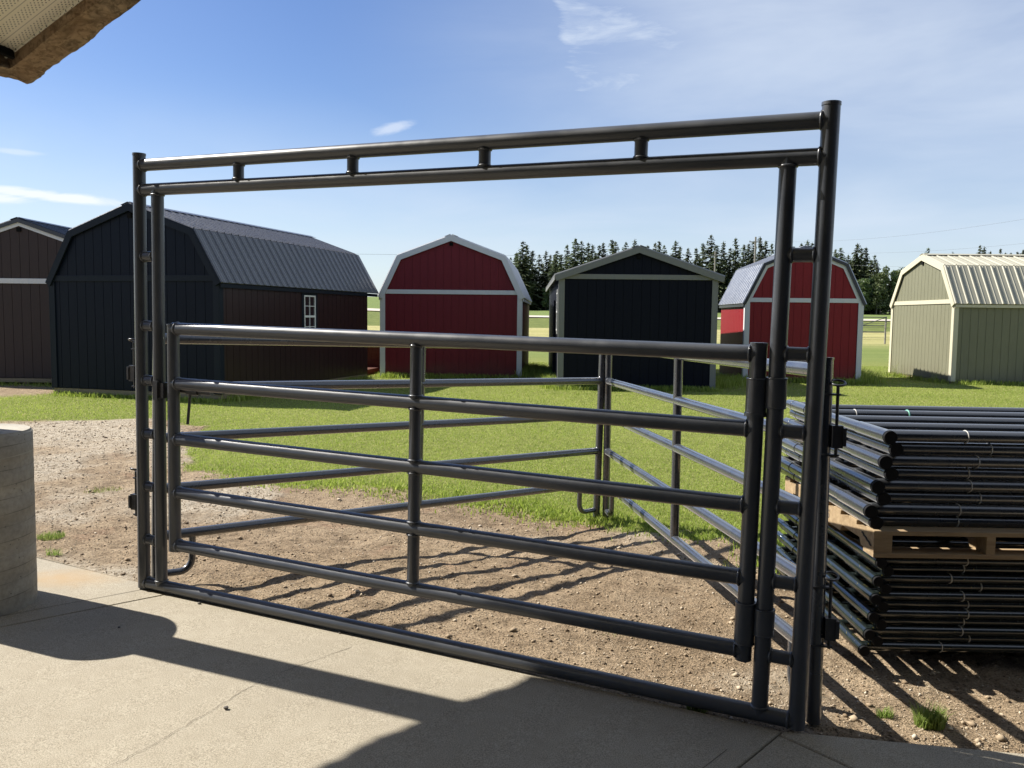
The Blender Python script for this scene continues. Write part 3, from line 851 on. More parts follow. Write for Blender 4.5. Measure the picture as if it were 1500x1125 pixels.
# ------------------------------------------------------------------ sheds
def inset(pts, d):
    """offset an open polyline (s,z) downwards/inwards by d with mitres"""
    out = []; n = len(pts)
    for i in range(n):
        def nrm(a, b):
            dx, dz = b[0] - a[0], b[1] - a[1]; l = math.hypot(dx, dz); return (dz / l, -dx / l)
        if i == 0: m_ = nrm(pts[0], pts[1]); k = 1
        elif i == n - 1: m_ = nrm(pts[-2], pts[-1]); k = 1
        else:
            a = nrm(pts[i - 1], pts[i]); c = nrm(pts[i], pts[i + 1]); m_ = (a[0] + c[0], a[1] + c[1]); l = math.hypot(*m_); m_ = (m_[0] / l, m_[1] / l)
            k = 1 / max(.4, m_[0] * a[0] + m_[1] * a[1])
        out.append((pts[i][0] + m_[0] * d * k, pts[i][1] + m_[1] * d * k))
    return out

def siding(mb, o, ex, W, nrm_, z0, top, pitch=.203, phase=.0):
    """boards with shallow grooves on the plane o+ex,z; outward normal nrm_"""
    o = V(o); ex = V(ex); nv = V(nrm_)
    xs_ = [0.0] + [k * pitch + phase for k in range(0, int(W / pitch) + 2) if 0.01 < k * pitch + phase < W - .01] + [W]
    brk = [p[0] for p in top]; tx = [p[0] for p in top]; tz = [p[1] for p in top]
    f = lambda s: float(np.interp(s, tx, tz))
    bx = sorted(set([0.0, W] + [q for q in brk if 0 < q < W]))
    mb.prism([(0, z0)] + [(W, z0)] + [(q, f(q)) for q in bx[::-1]], o, ex, (0, 0, 1), -nv * .05)
    for a, c in zip(xs_[:-1], xs_[1:]):
        a2 = a + .005; c2 = c - .005
        inner = [q for q in brk if a2 < q < c2]
        mb.prism([(a2, z0)] + [(c2, z0)] + [(q, f(q)) for q in [c2] + inner[::-1] + [a2]], o, ex, (0, 0, 1), nv * .009)

def make_shed(name, label, cat, loc, ang, W, L, prof, z0, mats, over=.10, front=.05, rib=.23, group='storage sheds on the lawn', rake_w=.13, roof_edge=None, band_z=None, side_walls=(True, True), vent=True, side_m=None, back=None):
    """prof: roof line (s,z) from left eave to right eave on the front; x along the front, y into the depth"""
    wall_m, trim_m, roof_m = mats
    t = thing(name, label, cat, loc, ang, group)
    wl = prof[0][1]; walltop = [(max(0, min(W, s)), z) for s, z in prof]
    eave_z = float(np.interp(0.0, [p[0] for p in prof], [p[1] for p in prof])); ez2 = float(np.interp(W, [p[0] for p in prof], [p[1] for p in prof]))
    inner = [(0, eave_z)] + [p for p in prof if 0 < p[0] < W] + [(W, ez2)]
    b = MB()
    siding(b, (0, 0, 0), (1, 0, 0), W, (0, -1, 0), z0, inner)
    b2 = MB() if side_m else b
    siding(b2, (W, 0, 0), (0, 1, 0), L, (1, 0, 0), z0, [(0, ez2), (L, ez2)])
    if side_m: tag(b2.build('side_wall', side_m, t, recalc=True), 'charcoal side wall coloured with the red barn reflection')
    siding(b, (0, L, 0), (0, -1, 0), L, (-1, 0, 0), z0, [(0, eave_z), (L, eave_z)])
    siding(b, (W, L, 0), (-1, 0, 0), W, (0, 1, 0), z0, [(W - s, z) for s, z in inner[::-1]])
    b.build('wall', wall_m, t, recalc=True)
    # roof sheets with ribs
    y0, y1 = -front, L + (back or front)
    b = MB()
    for (s0, za), (s1, zb) in zip(prof[:-1], prof[1:]):
        p = V((s0, y0, za)); q = V((s1, y0, zb)); d = (q - p); ln = d.length; d.normalize(); nv = V((-d.z, 0, d.x))
        if nv.z < 0: nv = -nv
        up_end = .0
        b.obox(p + nv * .012, d * ln, V((0, y1 - y0, 0)), nv * .022)
        k = y0 + .03
        while k < y1 - .03:
            e = p.copy(); e.y = k
            sec = [(-.026, 0), (.026, 0), (.012, .024), (-.012, .024)]
            vs = [e + V((0, a, 0)) + nv * (.0345 + c) for a, c in sec] + [e + d * ln + V((0, a, 0)) + nv * (.0345 + c) for a, c in sec]
            b.add(vs, [(0, 1, 5, 4), (1, 2, 6, 5), (2, 3, 7, 6), (3, 0, 4, 7), (3, 2, 1, 0), (4, 5, 6, 7)])
            for mk in (.077, .154):
                if k + mk < y1 - .03:
                    e2 = e + V((0, mk, 0))
                    vs = [e2 + V((0, a * .5, 0)) + nv * (.0345 + c * .28) for a, c in sec] + [e2 + d * ln + V((0, a * .5, 0)) + nv * (.0345 + c * .28) for a, c in sec]
                    b.add(vs, [(0, 1, 5, 4), (1, 2, 6, 5), (2, 3, 7, 6), (3, 0, 4, 7)])
            k += rib
    roof = b.build('roof', roof_m, t, recalc=True)
    pk = max(prof, key=lambda p: p[1]); pi_ = prof.index(pk)
    b = MB()
    for nb in (pi_ - 1, pi_ + 1):
        d = (V((prof[nb][0], 0, prof[nb][1])) - V((pk[0], 0, pk[1]))).normalized(); nv = V((-d.z, 0, d.x)); nv = -nv if nv.z < 0 else nv
        b.obox(V((pk[0], y0 - .004, pk[1])) + nv * .062, d * .16, V((0, y1 - y0 + .008, 0)), nv * .006)
    b.build('ridge_cap', roof_m, roof, recalc=True)
    # rake trim, front and back
    em = roof_edge or trim_m
    for yy, s in ((y0 + .004, 1), (y1 - .004, -1)):
        b = MB(); o1 = inset(prof, -.030); i1 = inset(prof, .045 if roof_edge else -.004)
        b.prism(o1 + i1[::-1], (0, yy, 0), (1, 0, 0), (0, 0, 1), (0, -.022 * s, 0)); b.build('roof_edge', em, t, recalc=True)
    yw = -.010
    b = MB(); o1 = inset(prof, .0 if not roof_edge else .0); i1 = inset(prof, rake_w)
    yt = y0 - .018 if not roof_edge else -.012
    if not roof_edge: b.prism(inset(prof, -.0045) + i1[::-1], (0, y0 + .008, 0), (1, 0, 0), (0, 0, 1), (0, -.03, 0))
    else: b.prism(o1 + inset(prof, rake_w)[::-1], (0, -.0115, 0), (1, 0, 0), (0, 0, 1), (0, -.020, 0))
    b.build('rake_trim', trim_m, t, recalc=True)
    if not roof_edge:                                # soffit board that closes the overhang
        b = MB(); b.prism(inset(prof, .004) + inset(prof, .022)[::-1], (0, y0 + .010, 0), (1, 0, 0), (0, 0, 1), (0, front - .022, 0)); b.build('rake_soffit', trim_m, t, recalc=True)
    bz = band_z if band_z is not None else eave_z
    if bz:
        b = MB(); b.box(.004 + .10, -.032, bz - .055, W - .104, -.0095, bz + .055); b.build('band_trim', trim_m, t, bevel=.003)
    for x, sgn in ((0, 1), (W, -1)):
        ct = min(eave_z, ez2) - .02
        b = MB()
        xa, xb = (x - .014, x + .10) if sgn > 0 else (x - .10, x + .014)
        b.box(xa, -.034, z0 - .01, xb, -.0096, ct)
        xa, xb = (x - .034, x - .0145) if sgn > 0 else (x + .0145, x + .034)
        b.box(xa, -.034, z0 - .01, xb, .09, ct - .01)
        b.build('corner_trim', trim_m, t, bevel=.003)
    # eave fascia
    for (s, z), sg in ((prof[0], -1), (prof[-1], 1)):
        b = MB(); b.box(s - .012 if sg < 0 else s - .01, y0 + .03, z - .075, s + .010 if sg < 0 else s + .012, y1 - .03, z - .004); b.build('eave_trim', trim_m if not roof_edge else em, t)
    if vent:
        b = MB(); b.box(pk[0] - .045, -.045 , pk[1] - rake_w - .13, pk[0] + .045, -.012, pk[1] - rake_w - .045); b.build('ridge_beam_end', M['dark'], t)
    # skids
    for x in (.05, W / 2 - .07, W - .19):
        b = MB(); b.box(x, .04, -.06, x + .14, L - .04, z0 - .101); b.build('skid', M['skid'], t)
    b = MB(); b.box(.0, -.008, z0 - .10, W, L, z0 - .012); b.build('floor_frame', M['skid'], t)
    return t

def gambrel(W, ez, kz, pz, k=.50, ov=.11):
    e = ov * .45
    return [(-ov * .5, ez - ov), (k, kz), (W / 2, pz), (W - k, kz), (W + ov * .5, ez - ov)]

def add_window(t, x, y0, y1, z0, z1, side, frame_m, trim_m=None):
    """double hung window in a side wall plane x; side = +1 faces +x"""
    b = MB(); s = side; w = .030
    xa = x + s * .004; xb = x + s * .030
    lo, hi = min(xa, xb), max(xa, xb)
    if trim_m:
        tb = MB(); e = .085; hx = x + s * .022; l2, h2 = min(xa, hx), max(xa, hx)
        tb.box(l2, y0 - e, z0 - e, h2, y0, z1 + e); tb.box(l2, y1, z0 - e, h2, y1 + e, z1 + e); tb.box(l2, y0 + .0005, z1, h2, y1 - .0005, z1 + e); tb.box(l2, y0 + .0005, z0 - e, h2, y1 - .0005, z0)
        tb.build('window_trim', trim_m, t)
    b.box(lo, y0, z0, hi, y0 + w, z1); b.box(lo, y1 - w, z0, hi, y1, z1)
    b.box(lo, y0 + w, z1 - w, hi, y1 - w, z1); b.box(lo, y0 + w, z0, hi, y1 - w, z0 + w)
    zm = (z0 + z1) / 2; b.box(lo, y0 + w, zm - .022, hi, y1 - w, zm + .022)
    m_ = .007; hx = x + s * .024; l3, h3 = min(x + s * .012, hx), max(x + s * .012, hx); ym = (y0 + y1) / 2
    for a, c in ((z0 + w, zm - .022), (zm + .022, z1 - w)):
        b.box(l3, ym - m_, a, h3, ym + m_, c); zz = (a + c) / 2
        b.box(l3, y0 + w, zz - m_, h3, ym - m_, zz + m_); b.box(l3, ym + m_, zz - m_, h3, y1 - w, zz + m_)
    wdw = b.build('window', frame_m, t)
    g = MB(); xg = x + s * .011
    g.add([(xg, y0 + w, z0 + w), (xg, y1 - w, z0 + w), (xg, y1 - w, z1 - w), (xg, y0 + w, z1 - w)], [(0, 1, 2, 3) if s > 0 else (3, 2, 1, 0)])
    g.build('pane', M['glass'], wdw)

GW = 3.66
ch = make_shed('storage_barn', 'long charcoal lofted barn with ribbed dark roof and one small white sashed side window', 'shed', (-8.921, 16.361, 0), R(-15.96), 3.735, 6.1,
    gambrel(3.735, 2.27, 3.12, 3.60), .15, (M['charcoal'], M['charcoal_trim'], M['roof_char']), rake_w=.10, side_m=M['charcoal_reflection'], back=.50)
add_window(ch, 3.735, 2.98, 3.46, 1.12, 2.03, 1, M['white_vinyl'], M['charcoal_trim'])
rd = make_shed('storage_barn', 'red lofted barn with pale trim, standing alone right of the long charcoal barn', 'shed', (-3.42, 22.0, 0), R(-3), 3.64, 6.0,
    gambrel(3.64, 2.20, 3.14, 3.655, .44), .05, (M['red'], M['white_trim'], M['roof_white']), rake_w=.105, band_z=2.235)
bk = make_shed('gable_shed', 'black gable shed with grey trim and low pitched roof between the two red barns', 'shed', (1.06, 19.05, 0), R(-1.0), 3.50, 9.0,
    [(-.12, 2.53), (1.75, 3.18), (3.66, 2.53)], .05, (M['navy'], M['grey_trim'], M['roof_grey']), rake_w=.105, band_z=2.535, front=.07)
add_window(bk, 0, 1.0, 1.5, 1.3, 2.2, -1, M['white_vinyl'], M['grey_trim'])
b = MB(); b.box(-.055, 2.6, .10, -.0145, 3.5, 2.05); dr = b.build('door', M['navy'], bk)
b = MB(); b.tube((-.056, 2.72, 1.05), (-.085, 2.72, 1.05), .012, 10); b.tube((-.085, 2.68, 1.05), (-.085, 2.80, 1.05), .009, 10); b.build('handle', M['zinc'], dr)
r2 = make_shed('storage_barn', 'red lofted barn with white trim and black edged metal roof, behind the right gate post', 'shed', (6.02, 21.85, 0), R(-3.2), 2.94, 3.3,
    gambrel(2.94, 2.13, 3.03, 3.46, .43), .05, (M['red_vivid'], M['white_trim'], M['roof_steel']), rake_w=.12, band_z=2.12, roof_edge=M['roof_black'])
gn = make_shed('storage_barn', 'sage green lofted barn with cream trim and cream metal roof at the far right', 'shed', (11.48, 25.56, 0), R(-91.2), 3.75, 7.3,
    gambrel(3.75, 2.17, 3.07, 3.436, .63), .075, (M['sage'], M['cream_trim'], M['roof_cream']), rake_w=.12, band_z=2.14, rib=.30)
bw = make_shed('storage_barn', 'dark brown lofted barn with white trim, partly behind the charcoal barn', 'shed', (-12.63, 18.6, 0), R(0), 3.66, 6.0,
    gambrel(3.66, 2.32, 3.14, 3.60, .50), .15, (M['brown'], M['white_trim'], M['roof_black']), rake_w=.12, band_z=2.28, roof_edge=M['roof_black'])

# cedar porch seen in the gap between the charcoal and the red barn
dk = thing('cedar_porch', 'small reddish cedar porch in the gap between the charcoal and red barns', 'porch', (-5.5, 24.3, 0), R(-8))
b = MB(); b.box(0, 0, .06, 2.0, 2.2, .34); b.build('deck', M['cedar'], dk, bevel=.006)
b = MB(); b.box(0, .02, 1.04, 2.0, .10, 1.11); b.build('handrail', M['cedar'], dk)
b = MB()
for k in range(14): b.box(k * .146 + .01, .04, .34, k * .146 + .152, .065, 1.04)
b.build('rail_boards', M['cedar'], dk)
b = MB(); b.box(1.1, -1.9, .02, 1.75, 0, .14); b.build('step', M['cedar'], dk, bevel=.005)

# ------------------------------------------------------------------ grass
def blades(x, y, z, h, w, tone, lean, rng):
    n = len(x); a = rng.uniform(0, 2 * np.pi, n); ca, sa = np.cos(a), np.sin(a)
    b = rng.uniform(0, 2 * np.pi, n); l = lean * h * rng.uniform(.2, 1, n)
    p = np.stack([x, y, z], -1); sd = np.stack([ca * w / 2, sa * w / 2, 0 * w], -1)
    mid = p + np.stack([np.cos(b) * l * .35, np.sin(b) * l * .35, h * .6], -1)
    tip = p + np.stack([np.cos(b) * l, np.sin(b) * l, h], -1)
    vv = np.stack([p - sd, p + sd, mid + sd * .75, mid - sd * .75, tip], 1).reshape(-1, 3)
    i = np.arange(n)[:, None] * 5
    tr = np.concatenate([i + np.array([[0, 1, 2]]), i + np.array([[0, 2, 3]]), i + np.array([[3, 2, 4]])], 0)
    return vv, tr, np.repeat(tone, 5)
N = 760000
Yv = 6.0 + (RNG.random(N) ** 1.7) * 24
Xv = (RNG.random(N) * 2 - 1) * (Yv * .66 + .8)
g = grass_mask(Xv, Yv)
bare = fbm(Xv * 2.2, Yv * 2.2, 71)
keep = (g > .45 + .4 * RNG.random(N)) | ((g > .1) & (bare > .60) & (RNG.random(N) < .5))
Xv, Yv = Xv[keep], Yv[keep]; bare = bare[keep]; nb = len(Xv)
dd_ = grass_d(Xv, Yv)
edge = np.exp(-np.clip(dd_, 0, 9) / .5)
hh = (.012 + .012 * RNG.random(nb)) * (1 + .4 * edge * RNG.random(nb)) * (.8 + .5 * fbm(Xv * .7, Yv * .7, 81)) * (1 + .012 * Yv)
ww = (.0022 + .0024 * RNG.random(nb)) * (1 + Yv * .075)
tone = np.clip(.28 + .5 * fbm(Xv * .5, Yv * .5, 91) + .28 * (RNG.random(nb) - .5) + .16 * (fbm(Xv * 3, Yv * 3, 95) - .5) - .15 * edge, 0, .93)
straw = RNG.random(nb) < .05; tone[straw] = 1.0
v1, t1, c1 = blades(Xv, Yv, ground_z(Xv, Yv) - .004, hh, ww, tone, .9, RNG)
# taller uncut grass round the shed bases
ex_ = []
def tall_line(p, q, n, spread, h):
    t = RNG.random(n); ex_.append(np.stack([p[0] + (q[0] - p[0]) * t + RNG.normal(0, spread, n), p[1] + (q[1] - p[1]) * t + RNG.normal(0, spread, n), h * (.35 + .75 * RNG.random(n))], -1))
tall_line((-8.9, 16.25), (-5.3, 15.2), 1500, .07, .11); tall_line((-5.2, 15.4), (-3.6, 21.1), 2500, .10, .16)
tall_line((-3.4, 21.85), (.2, 21.65), 2200, .10, .16); tall_line((.35, 21.7), (.6, 25), 2500, .16, .30); tall_line((.9, 19.1), (.95, 25), 2200, .12, .26)
tall_line((1.05, 18.92), (4.6, 18.86), 2600, .09, .14); tall_line((4.8, 19.8), (5.9, 21.8), 1500, .25, .25); tall_line((6.0, 21.7), (8.95, 21.5), 2200, .09, .18)
tall_line((9.15, 21.6), (9.35, 25.0), 2600, .25, .34); tall_line((11.38, 25.4), (11.32, 21.9), 700, .08, .14); tall_line((11.4, 21.6), (18, 21.5), 2600, .12, .15)
tall_line((-12.5, 18.3), (-9.4, 18.2), 300, .1, .13); tall_line((.55, 7.1), (1.0, 7.0), 350, .12, .07); tall_line((-.3, 7.6), (.6, 7.0), 1500, .16, .05)
tall_line((-2.8, 8.5), (-.2, 7.7), 2200, .20, .045); tall_line((1.2, 6.6), (2.2, 6.6), 700, .2, .05); tall_line((1.75, 5.5), (2.1, 6.3), 900, .12, .09)
T = np.concatenate(ex_); m_ = len(T)
v2, t2, c2 = blades(T[:, 0], T[:, 1], ground_z(T[:, 0], T[:, 1]) - .005, T[:, 2], (.006 + .006 * RNG.random(m_)) * (1 + .03 * T[:, 1]), np.clip(RNG.normal(.45, .2, m_), 0, 1), .7, RNG)
lawn = tri_mesh('lawn_grass', np.concatenate([v1, v2]), np.concatenate([t1, t2 + len(v1)]), M['grass'], col=np.concatenate([c1, c2]))
tag(lawn, 'bright mown green grass covering the yard round the sheds', 'grass', kind='stuff')

# weeds, each a plant of its own
def weed(label, x, y, r, h, n, seed, group=None):
    rng = np.random.default_rng(seed); a = rng.uniform(0, 6.283, n); q = r * np.sqrt(rng.random(n))
    px = q * np.cos(a); py = q * np.sin(a) * .7; z0 = gzf(x, y)
    pz = ground_z(px + x, py + y) - z0 - .004
    vv, tt, cc = blades(px, py, pz, h * (.3 + .8 * rng.random(n)), .0025 + .003 * rng.random(n), np.clip(rng.normal(.62, .22, n), 0, 1), .75, rng)
    o = tri_mesh('weed', vv, tt, M['weed'], col=cc); o.location = (x, y, z0)
    return tag(o, label, 'weed', group)
weed('bright green weed clump in the sunlit dirt beside the shadow of the panel stack', 1.755, 3.38, .060, .095, 480, 1)
weed('small thin green weed just left of the bigger clump near the slab', 1.60, 3.45, .035, .045, 130, 2)
weed('low green weed patch on the dirt close to the concrete pier', -3.30, 5.95, .10, .05, 420, 3)
weed('thin green weed on the gravel left of the gate frame', -3.80, 7.75, .18, .035, 260, 4)
weed('small dark weed at the gate bottom rail near the right posts', .80, 3.47, .05, .08, 120, 5)
weed('sparse green sprouts on the dirt inside the pen', .62, 4.3, .14, .03, 110, 6)
weed('tiny weed at the slab edge beside the pier', -3.05, 5.52, .05, .06, 90, 7)
weed('tall thin seedy weed in front of the sage green barn', 11.25, 24.7, .12, .55, 60, 8)
weed('tall weed at the near corner of the sage green barn', 11.2, 22.3, .10, .45, 40, 9)
weed('feathery tall weed growing between the brown and charcoal barns', -8.95, 16.9, .12, .45, 60, 10)

# ------------------------------------------------------------------ pebbles and clods on the dirt
octa = np.array([(1, 0, 0), (-1, 0, 0), (0, 1, 0), (0, -1, 0), (0, 0, 1), (0, 0, -1)], float)
ofs = np.array([(0, 2, 4), (2, 1, 4), (1, 3, 4), (3, 0, 4), (2, 0, 5), (1, 2, 5), (3, 1, 5), (0, 3, 5)])
def stones(x, y, s, tone, rng):
    n = len(x); p = octa[None] * (1 + .35 * rng.uniform(-1, 1, (n, 6, 3))); p[:, :, 2] *= .62
    a = rng.uniform(0, 6.283, n); ca, sa = np.cos(a)[:, None], np.sin(a)[:, None]
    qx = p[:, :, 0] * ca - p[:, :, 1] * sa * .8; qy = p[:, :, 0] * sa + p[:, :, 1] * ca * .8
    q = np.stack([qx, qy, p[:, :, 2]], -1) * s[:, None, None]
    q += np.stack([x, y, ground_z(x, y) + s * .25], -1)[:, None]
    i = np.arange(n)[:, None, None] * 6
    return q.reshape(-1, 3), (ofs[None] + i).reshape(-1, 3), np.repeat(tone, 6)
N = 190000
Yv = 3.2 + RNG.random(N) ** 1.35 * 9.4; Xv = (RNG.random(N) * 2 - 1) * (Yv * .64 + .4)
g = grass_mask(Xv, Yv); gvv = sstep(fbm(Xv * .8, Yv * .8, 61) + .10 * np.clip((Yv - 8) / 3, -1, 1) + .35 * np.exp(-((Xv - .75) / .5) ** 2 - ((Yv - 4.9) / .6) ** 2), .47, .66)
keep = (g < .35) & (Yv > slab_edge(Xv) + .02) & (RNG.random(N) < .45 + .55 * gvv)
Xv, Yv = Xv[keep], Yv[keep]; nb = len(Xv)
sz = np.exp(RNG.normal(-6.0, .62, nb)) * (1 + .05 * Yv); sz = np.clip(sz, .001, .030)
v_, t_, c_ = stones(Xv, Yv, sz, np.clip(RNG.normal(.5, .24, nb), 0, 1), RNG)
peb = tri_mesh('gravel', v_, t_, M['pebble'], col=c_)
tag(peb, 'loose small stones and clods scattered over the bare dirt', 'gravel', kind='stuff')
# dry grass bits and straw on the dirt
N = 26000
Yv = 3.2 + RNG.random(N) ** 1.3 * 6; Xv = (RNG.random(N) * 2 - 1) * (Yv * .62 + .3)
keep = (grass_mask(Xv, Yv) < .5) & (Yv > slab_edge(Xv) + .03) & (fbm(Xv * 1.1, Yv * 1.1, 141) > .40 + .18 * RNG.random(N)); Xv, Yv = Xv[keep], Yv[keep]; nb = len(Xv)
a = RNG.uniform(0, 6.283, nb); ln = RNG.uniform(.003, .015, nb); wd = RNG.uniform(.0006, .0015, nb); zz = ground_z(Xv, Yv) + .003
dx_, dy_ = np.cos(a) * ln, np.sin(a) * ln; px_, py_ = -np.sin(a) * wd, np.cos(a) * wd; tz = RNG.uniform(0, .006, nb)
v_ = np.stack([np.stack([Xv - dx_ - px_, Yv - dy_ - py_, zz], -1), np.stack([Xv - dx_ + px_, Yv - dy_ + py_, zz], -1), np.stack([Xv + dx_ + px_, Yv + dy_ + py_, zz + tz], -1), np.stack([Xv + dx_ - px_, Yv + dy_ - py_, zz + tz], -1)], 1).reshape(-1, 3)
lit = tri_mesh('straw_litter', v_, np.arange(nb * 4).reshape(-1, 4), M['pebble'], col=np.repeat(np.clip(RNG.normal(.5, .25, nb), 0, 1), 4))
tag(lit, 'dry straw bits scattered over the bare dirt of the pen', 'straw', kind='stuff')
# a few separate stones on the slab
def pebble(label, x, y, s, seed):
    rng = np.random.default_rng(seed); b = MB(); vs = []; fs = []; n1, n2 = 9, 6
    for i in range(n2 + 1):
        for j in range(n1):
            th = math.pi * i / n2; ph = 2 * math.pi * j / n1; k = 1 + rng.uniform(-.15, .15)
            vs.append((math.sin(th) * math.cos(ph) * s * k, math.sin(th) * math.sin(ph) * s * .8 * k, math.cos(th) * s * .6 * k + s * .5))
    for i in range(n2):
        for j in range(n1): fs.append((i * n1 + j, (i + 1) * n1 + j, (i + 1) * n1 + (j + 1) % n1, i * n1 + (j + 1) % n1))
    b.add(vs, fs, False); o = b.build('pebble', M['peb_solid']); o.location = (x, y, float(slab_z(x, y)))
    return tag(o, label, 'pebble')
M['peb_solid'] = plain_mat('slab_pebble', (.13, .115, .10), .8)
pebble('small dark pebble on the sunlit slab below the post shadow', -1.155, 3.33, .011, 1)
pebble('dark crumb of soil on the slab near the gate bottom rail', -1.71, 4.53, .010, 2)
pebble('tiny dark crumb on the slab between the shadow band and the rail', -.86, 4.16, .007, 3)
pebble('tiny dark crumb lying in the shadow of the concrete pier', -1.98, 4.16, .007, 4)

# ------------------------------------------------------------------ trees beyond the field
def spruce_mesh(seed, H, Rm, lowbare=.06, density=1.0):
    rng = np.random.default_rng(seed); vs = []; fs = []; cs = []
    z = lowbare * H; k = 0
    while z < H * .985:
        f = (z - lowbare * H) / (H * (1 - lowbare)); rad = Rm * (1 - f) ** .82 * (1 + .25 * (rng.random() - .5)) + .10
        nbr = int((5 + 9 * (1 - f)) * density)
        for i in range(nbr):
            if rng.random() < .14: continue
            a = rng.uniform(0, 6.283); ln = rad * rng.uniform(.55, 1.15); droop = rng.uniform(.15, .5) * (1 - f * .6)
            up = rng.uniform(0, .25) * f
            d = np.array([math.cos(a), math.sin(a), -droop + up]); sdv = np.array([-math.sin(a), math.cos(a), 0])
            nseg = 2 + int(ln > 1.2) + int(ln > 2)
            for s in range(nseg):
                c0 = d * ln * (s / nseg) ; c1 = d * ln * ((s + 1.25) / nseg)
                w = (.38 + .28 * rng.random()) * (1.15 - .6 * s / nseg) * (.55 + .45 * (1 - f))
                j = rng.normal(0, .07, 3); dz = np.array([0, 0, z]); tilt = np.array([0, 0, rng.uniform(-.22, .12)])
                n0 = len(vs)
                vs += [dz + c0 - sdv * w * .5 + j, dz + c0 + sdv * w * .5 + j + tilt * .4, dz + c1 + sdv * w * .35 + j + tilt, dz + c1 * 1.05 + j * 1.5 - np.array([0, 0, .12]), dz + c1 - sdv * w * .4 + j + tilt * .5]
                fs += [(n0, n0 + 1, n0 + 2), (n0, n0 + 2, n0 + 3), (n0, n0 + 3, n0 + 4)]
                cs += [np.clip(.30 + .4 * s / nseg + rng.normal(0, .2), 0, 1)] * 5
        z += H * rng.uniform(.014, .026) * (1.25 - .45 * f)
    n0 = len(vs)                                           # leader
    for q in range(3):
        a = q * 2.1; n0 = len(vs)
        vs += [np.array([.10 * math.cos(a), .10 * math.sin(a), H * .95]), np.array([-.10 * math.cos(a), -.10 * math.sin(a), H * .95]), np.array([0, 0, H])]
        fs.append((n0, n0 + 1, n0 + 2)); cs += [.5] * 3
    return np.array(vs), np.array(fs), np.array(cs)

def broad_mesh(seed, H, Rm):
    rng = np.random.default_rng(seed); vs = []; fs = []; cs = []
    lobes = []
    for k in range(26):
        f = rng.random(); zc = H * (.18 + .72 * f); rr = Rm * math.sin(math.pi * min(1, .15 + .8 * (1 - abs(f - .4)))) * .75
        a = rng.uniform(0, 6.283); q = rr * math.sqrt(rng.random()) * (1.2 - .75 * f)
        lobes.append((q * math.cos(a), q * math.sin(a), zc, Rm * rng.uniform(.20, .42)))
    for (lx, ly, lz, lr) in lobes:
        for i in range(62):
            d = rng.normal(0, 1, 3); d /= np.linalg.norm(d); p = np.array([lx, ly, lz]) + d * lr * rng.uniform(.55, 1.1) * np.array([1, 1, .85])
            s = rng.uniform(.12, .30); u = rng.normal(0, 1, 3); u /= np.linalg.norm(u); w = np.cross(u, d); w /= (np.linalg.norm(w) + 1e-6)
            n0 = len(vs); vs += [p - u * s, p + w * s * .6, p + u * s, p - w * s * .6]
            fs += [(n0, n0 + 1, n0 + 2), (n0, n0 + 2, n0 + 3)]; cs += [np.clip(.5 + rng.normal(0, .2), 0, 1)] * 4
    return np.array(vs), np.array(fs), np.array(cs)

def tree_proto(kind, seed, H, Rm):
    t = thing('spruce_tree' if kind == 's' else 'broadleaf_tree', 'x', 'tree')
    v, f, c = spruce_mesh(seed, H, Rm) if kind == 's' else broad_mesh(seed, H, Rm)
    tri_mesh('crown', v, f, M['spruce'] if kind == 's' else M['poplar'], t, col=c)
    b = MB(); b.tube((0, 0, -.3), (0, 0, H * (.93 if kind == 's' else .6)), .17 if kind == 's' else .15, 8, r1=.03)
    if kind != 's':
        for q in range(4):
            a = q * 1.7 + seed; b.tube((0, 0, H * (.25 + .08 * q)), (math.cos(a) * Rm * .5, math.sin(a) * Rm * .5, H * (.5 + .1 * q)), .06, 6, r1=.02)
    b.build('trunk', M['bark'], t)
    return t, H
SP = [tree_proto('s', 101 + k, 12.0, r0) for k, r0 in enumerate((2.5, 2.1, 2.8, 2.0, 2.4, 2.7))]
BL = [tree_proto('b', 201 + k, 8.0, r0) for k, r0 in enumerate((2.2, 1.9, 2.5))]
used = set()
def put(kind, k, x, y, H, wide=1.0):
    p, H0 = (SP if kind == 's' else BL)[k]
    o = p if (kind, k) not in used else copy_tree(p)
    used.add((kind, k))
    s = H / H0; o.scale = (s * wide, s * wide, s); o.location = (x, y, float(gz(x, y)) - .1); o.rotation_euler = (0, 0, random.uniform(0, 6.28))
    px = x / y
    seg = ('in the far wood right of the red barn' if px < .062 else 'above the roof of the black gable shed' if px < .215 else 'in the far wood left of the right gate posts' if px < .335 else 'in the gap left of the sage barn' if px < .47 else 'above the sage barn roof')
    o['label'] = ('dark pointed spruce ' if kind == 's' else 'rounded broadleaf tree ') + seg
    o['group'] = ('spruces ' if kind == 's' else 'broadleaf trees ') + seg
    return o
tops = [(748, 376), (757, 368), (766, 352), (772, 357), (780, 366), (790, 372), (800, 366), (806, 372), (816, 366), (831, 357), (843, 348), (852, 352), (862, 354), (868, 357), (878, 358), (884, 354), (897, 350), (902, 353), (917, 353), (930, 349), (949, 358), (960, 354), (966, 352), (973, 358), (990, 351), (996, 359), (1008, 362), (1020, 362), (1030, 355), (1042, 343), (1050, 358), (1060, 352), (1070, 362), (1078, 347), (1090, 357), (1097, 356), (1104, 352), (1114, 345), (1122, 351), (1131, 355), (1150, 358), (1163, 360), (1174, 355), (1183, 350), (1190, 354), (1206, 368), (1224, 364), (1232, 362), (1243, 372), (1256, 355), (1262, 362), (1269, 361), (1277, 380)]
for i, (px, py) in enumerate(tops):
    Yd = 150 + random.uniform(-6, 10); P_ = at(px, py, Yd); H = P_.z - float(gz(P_.x, Yd)) + .1
    put('s', i % 6, P_.x, Yd, H, random.uniform(.95, 1.35))
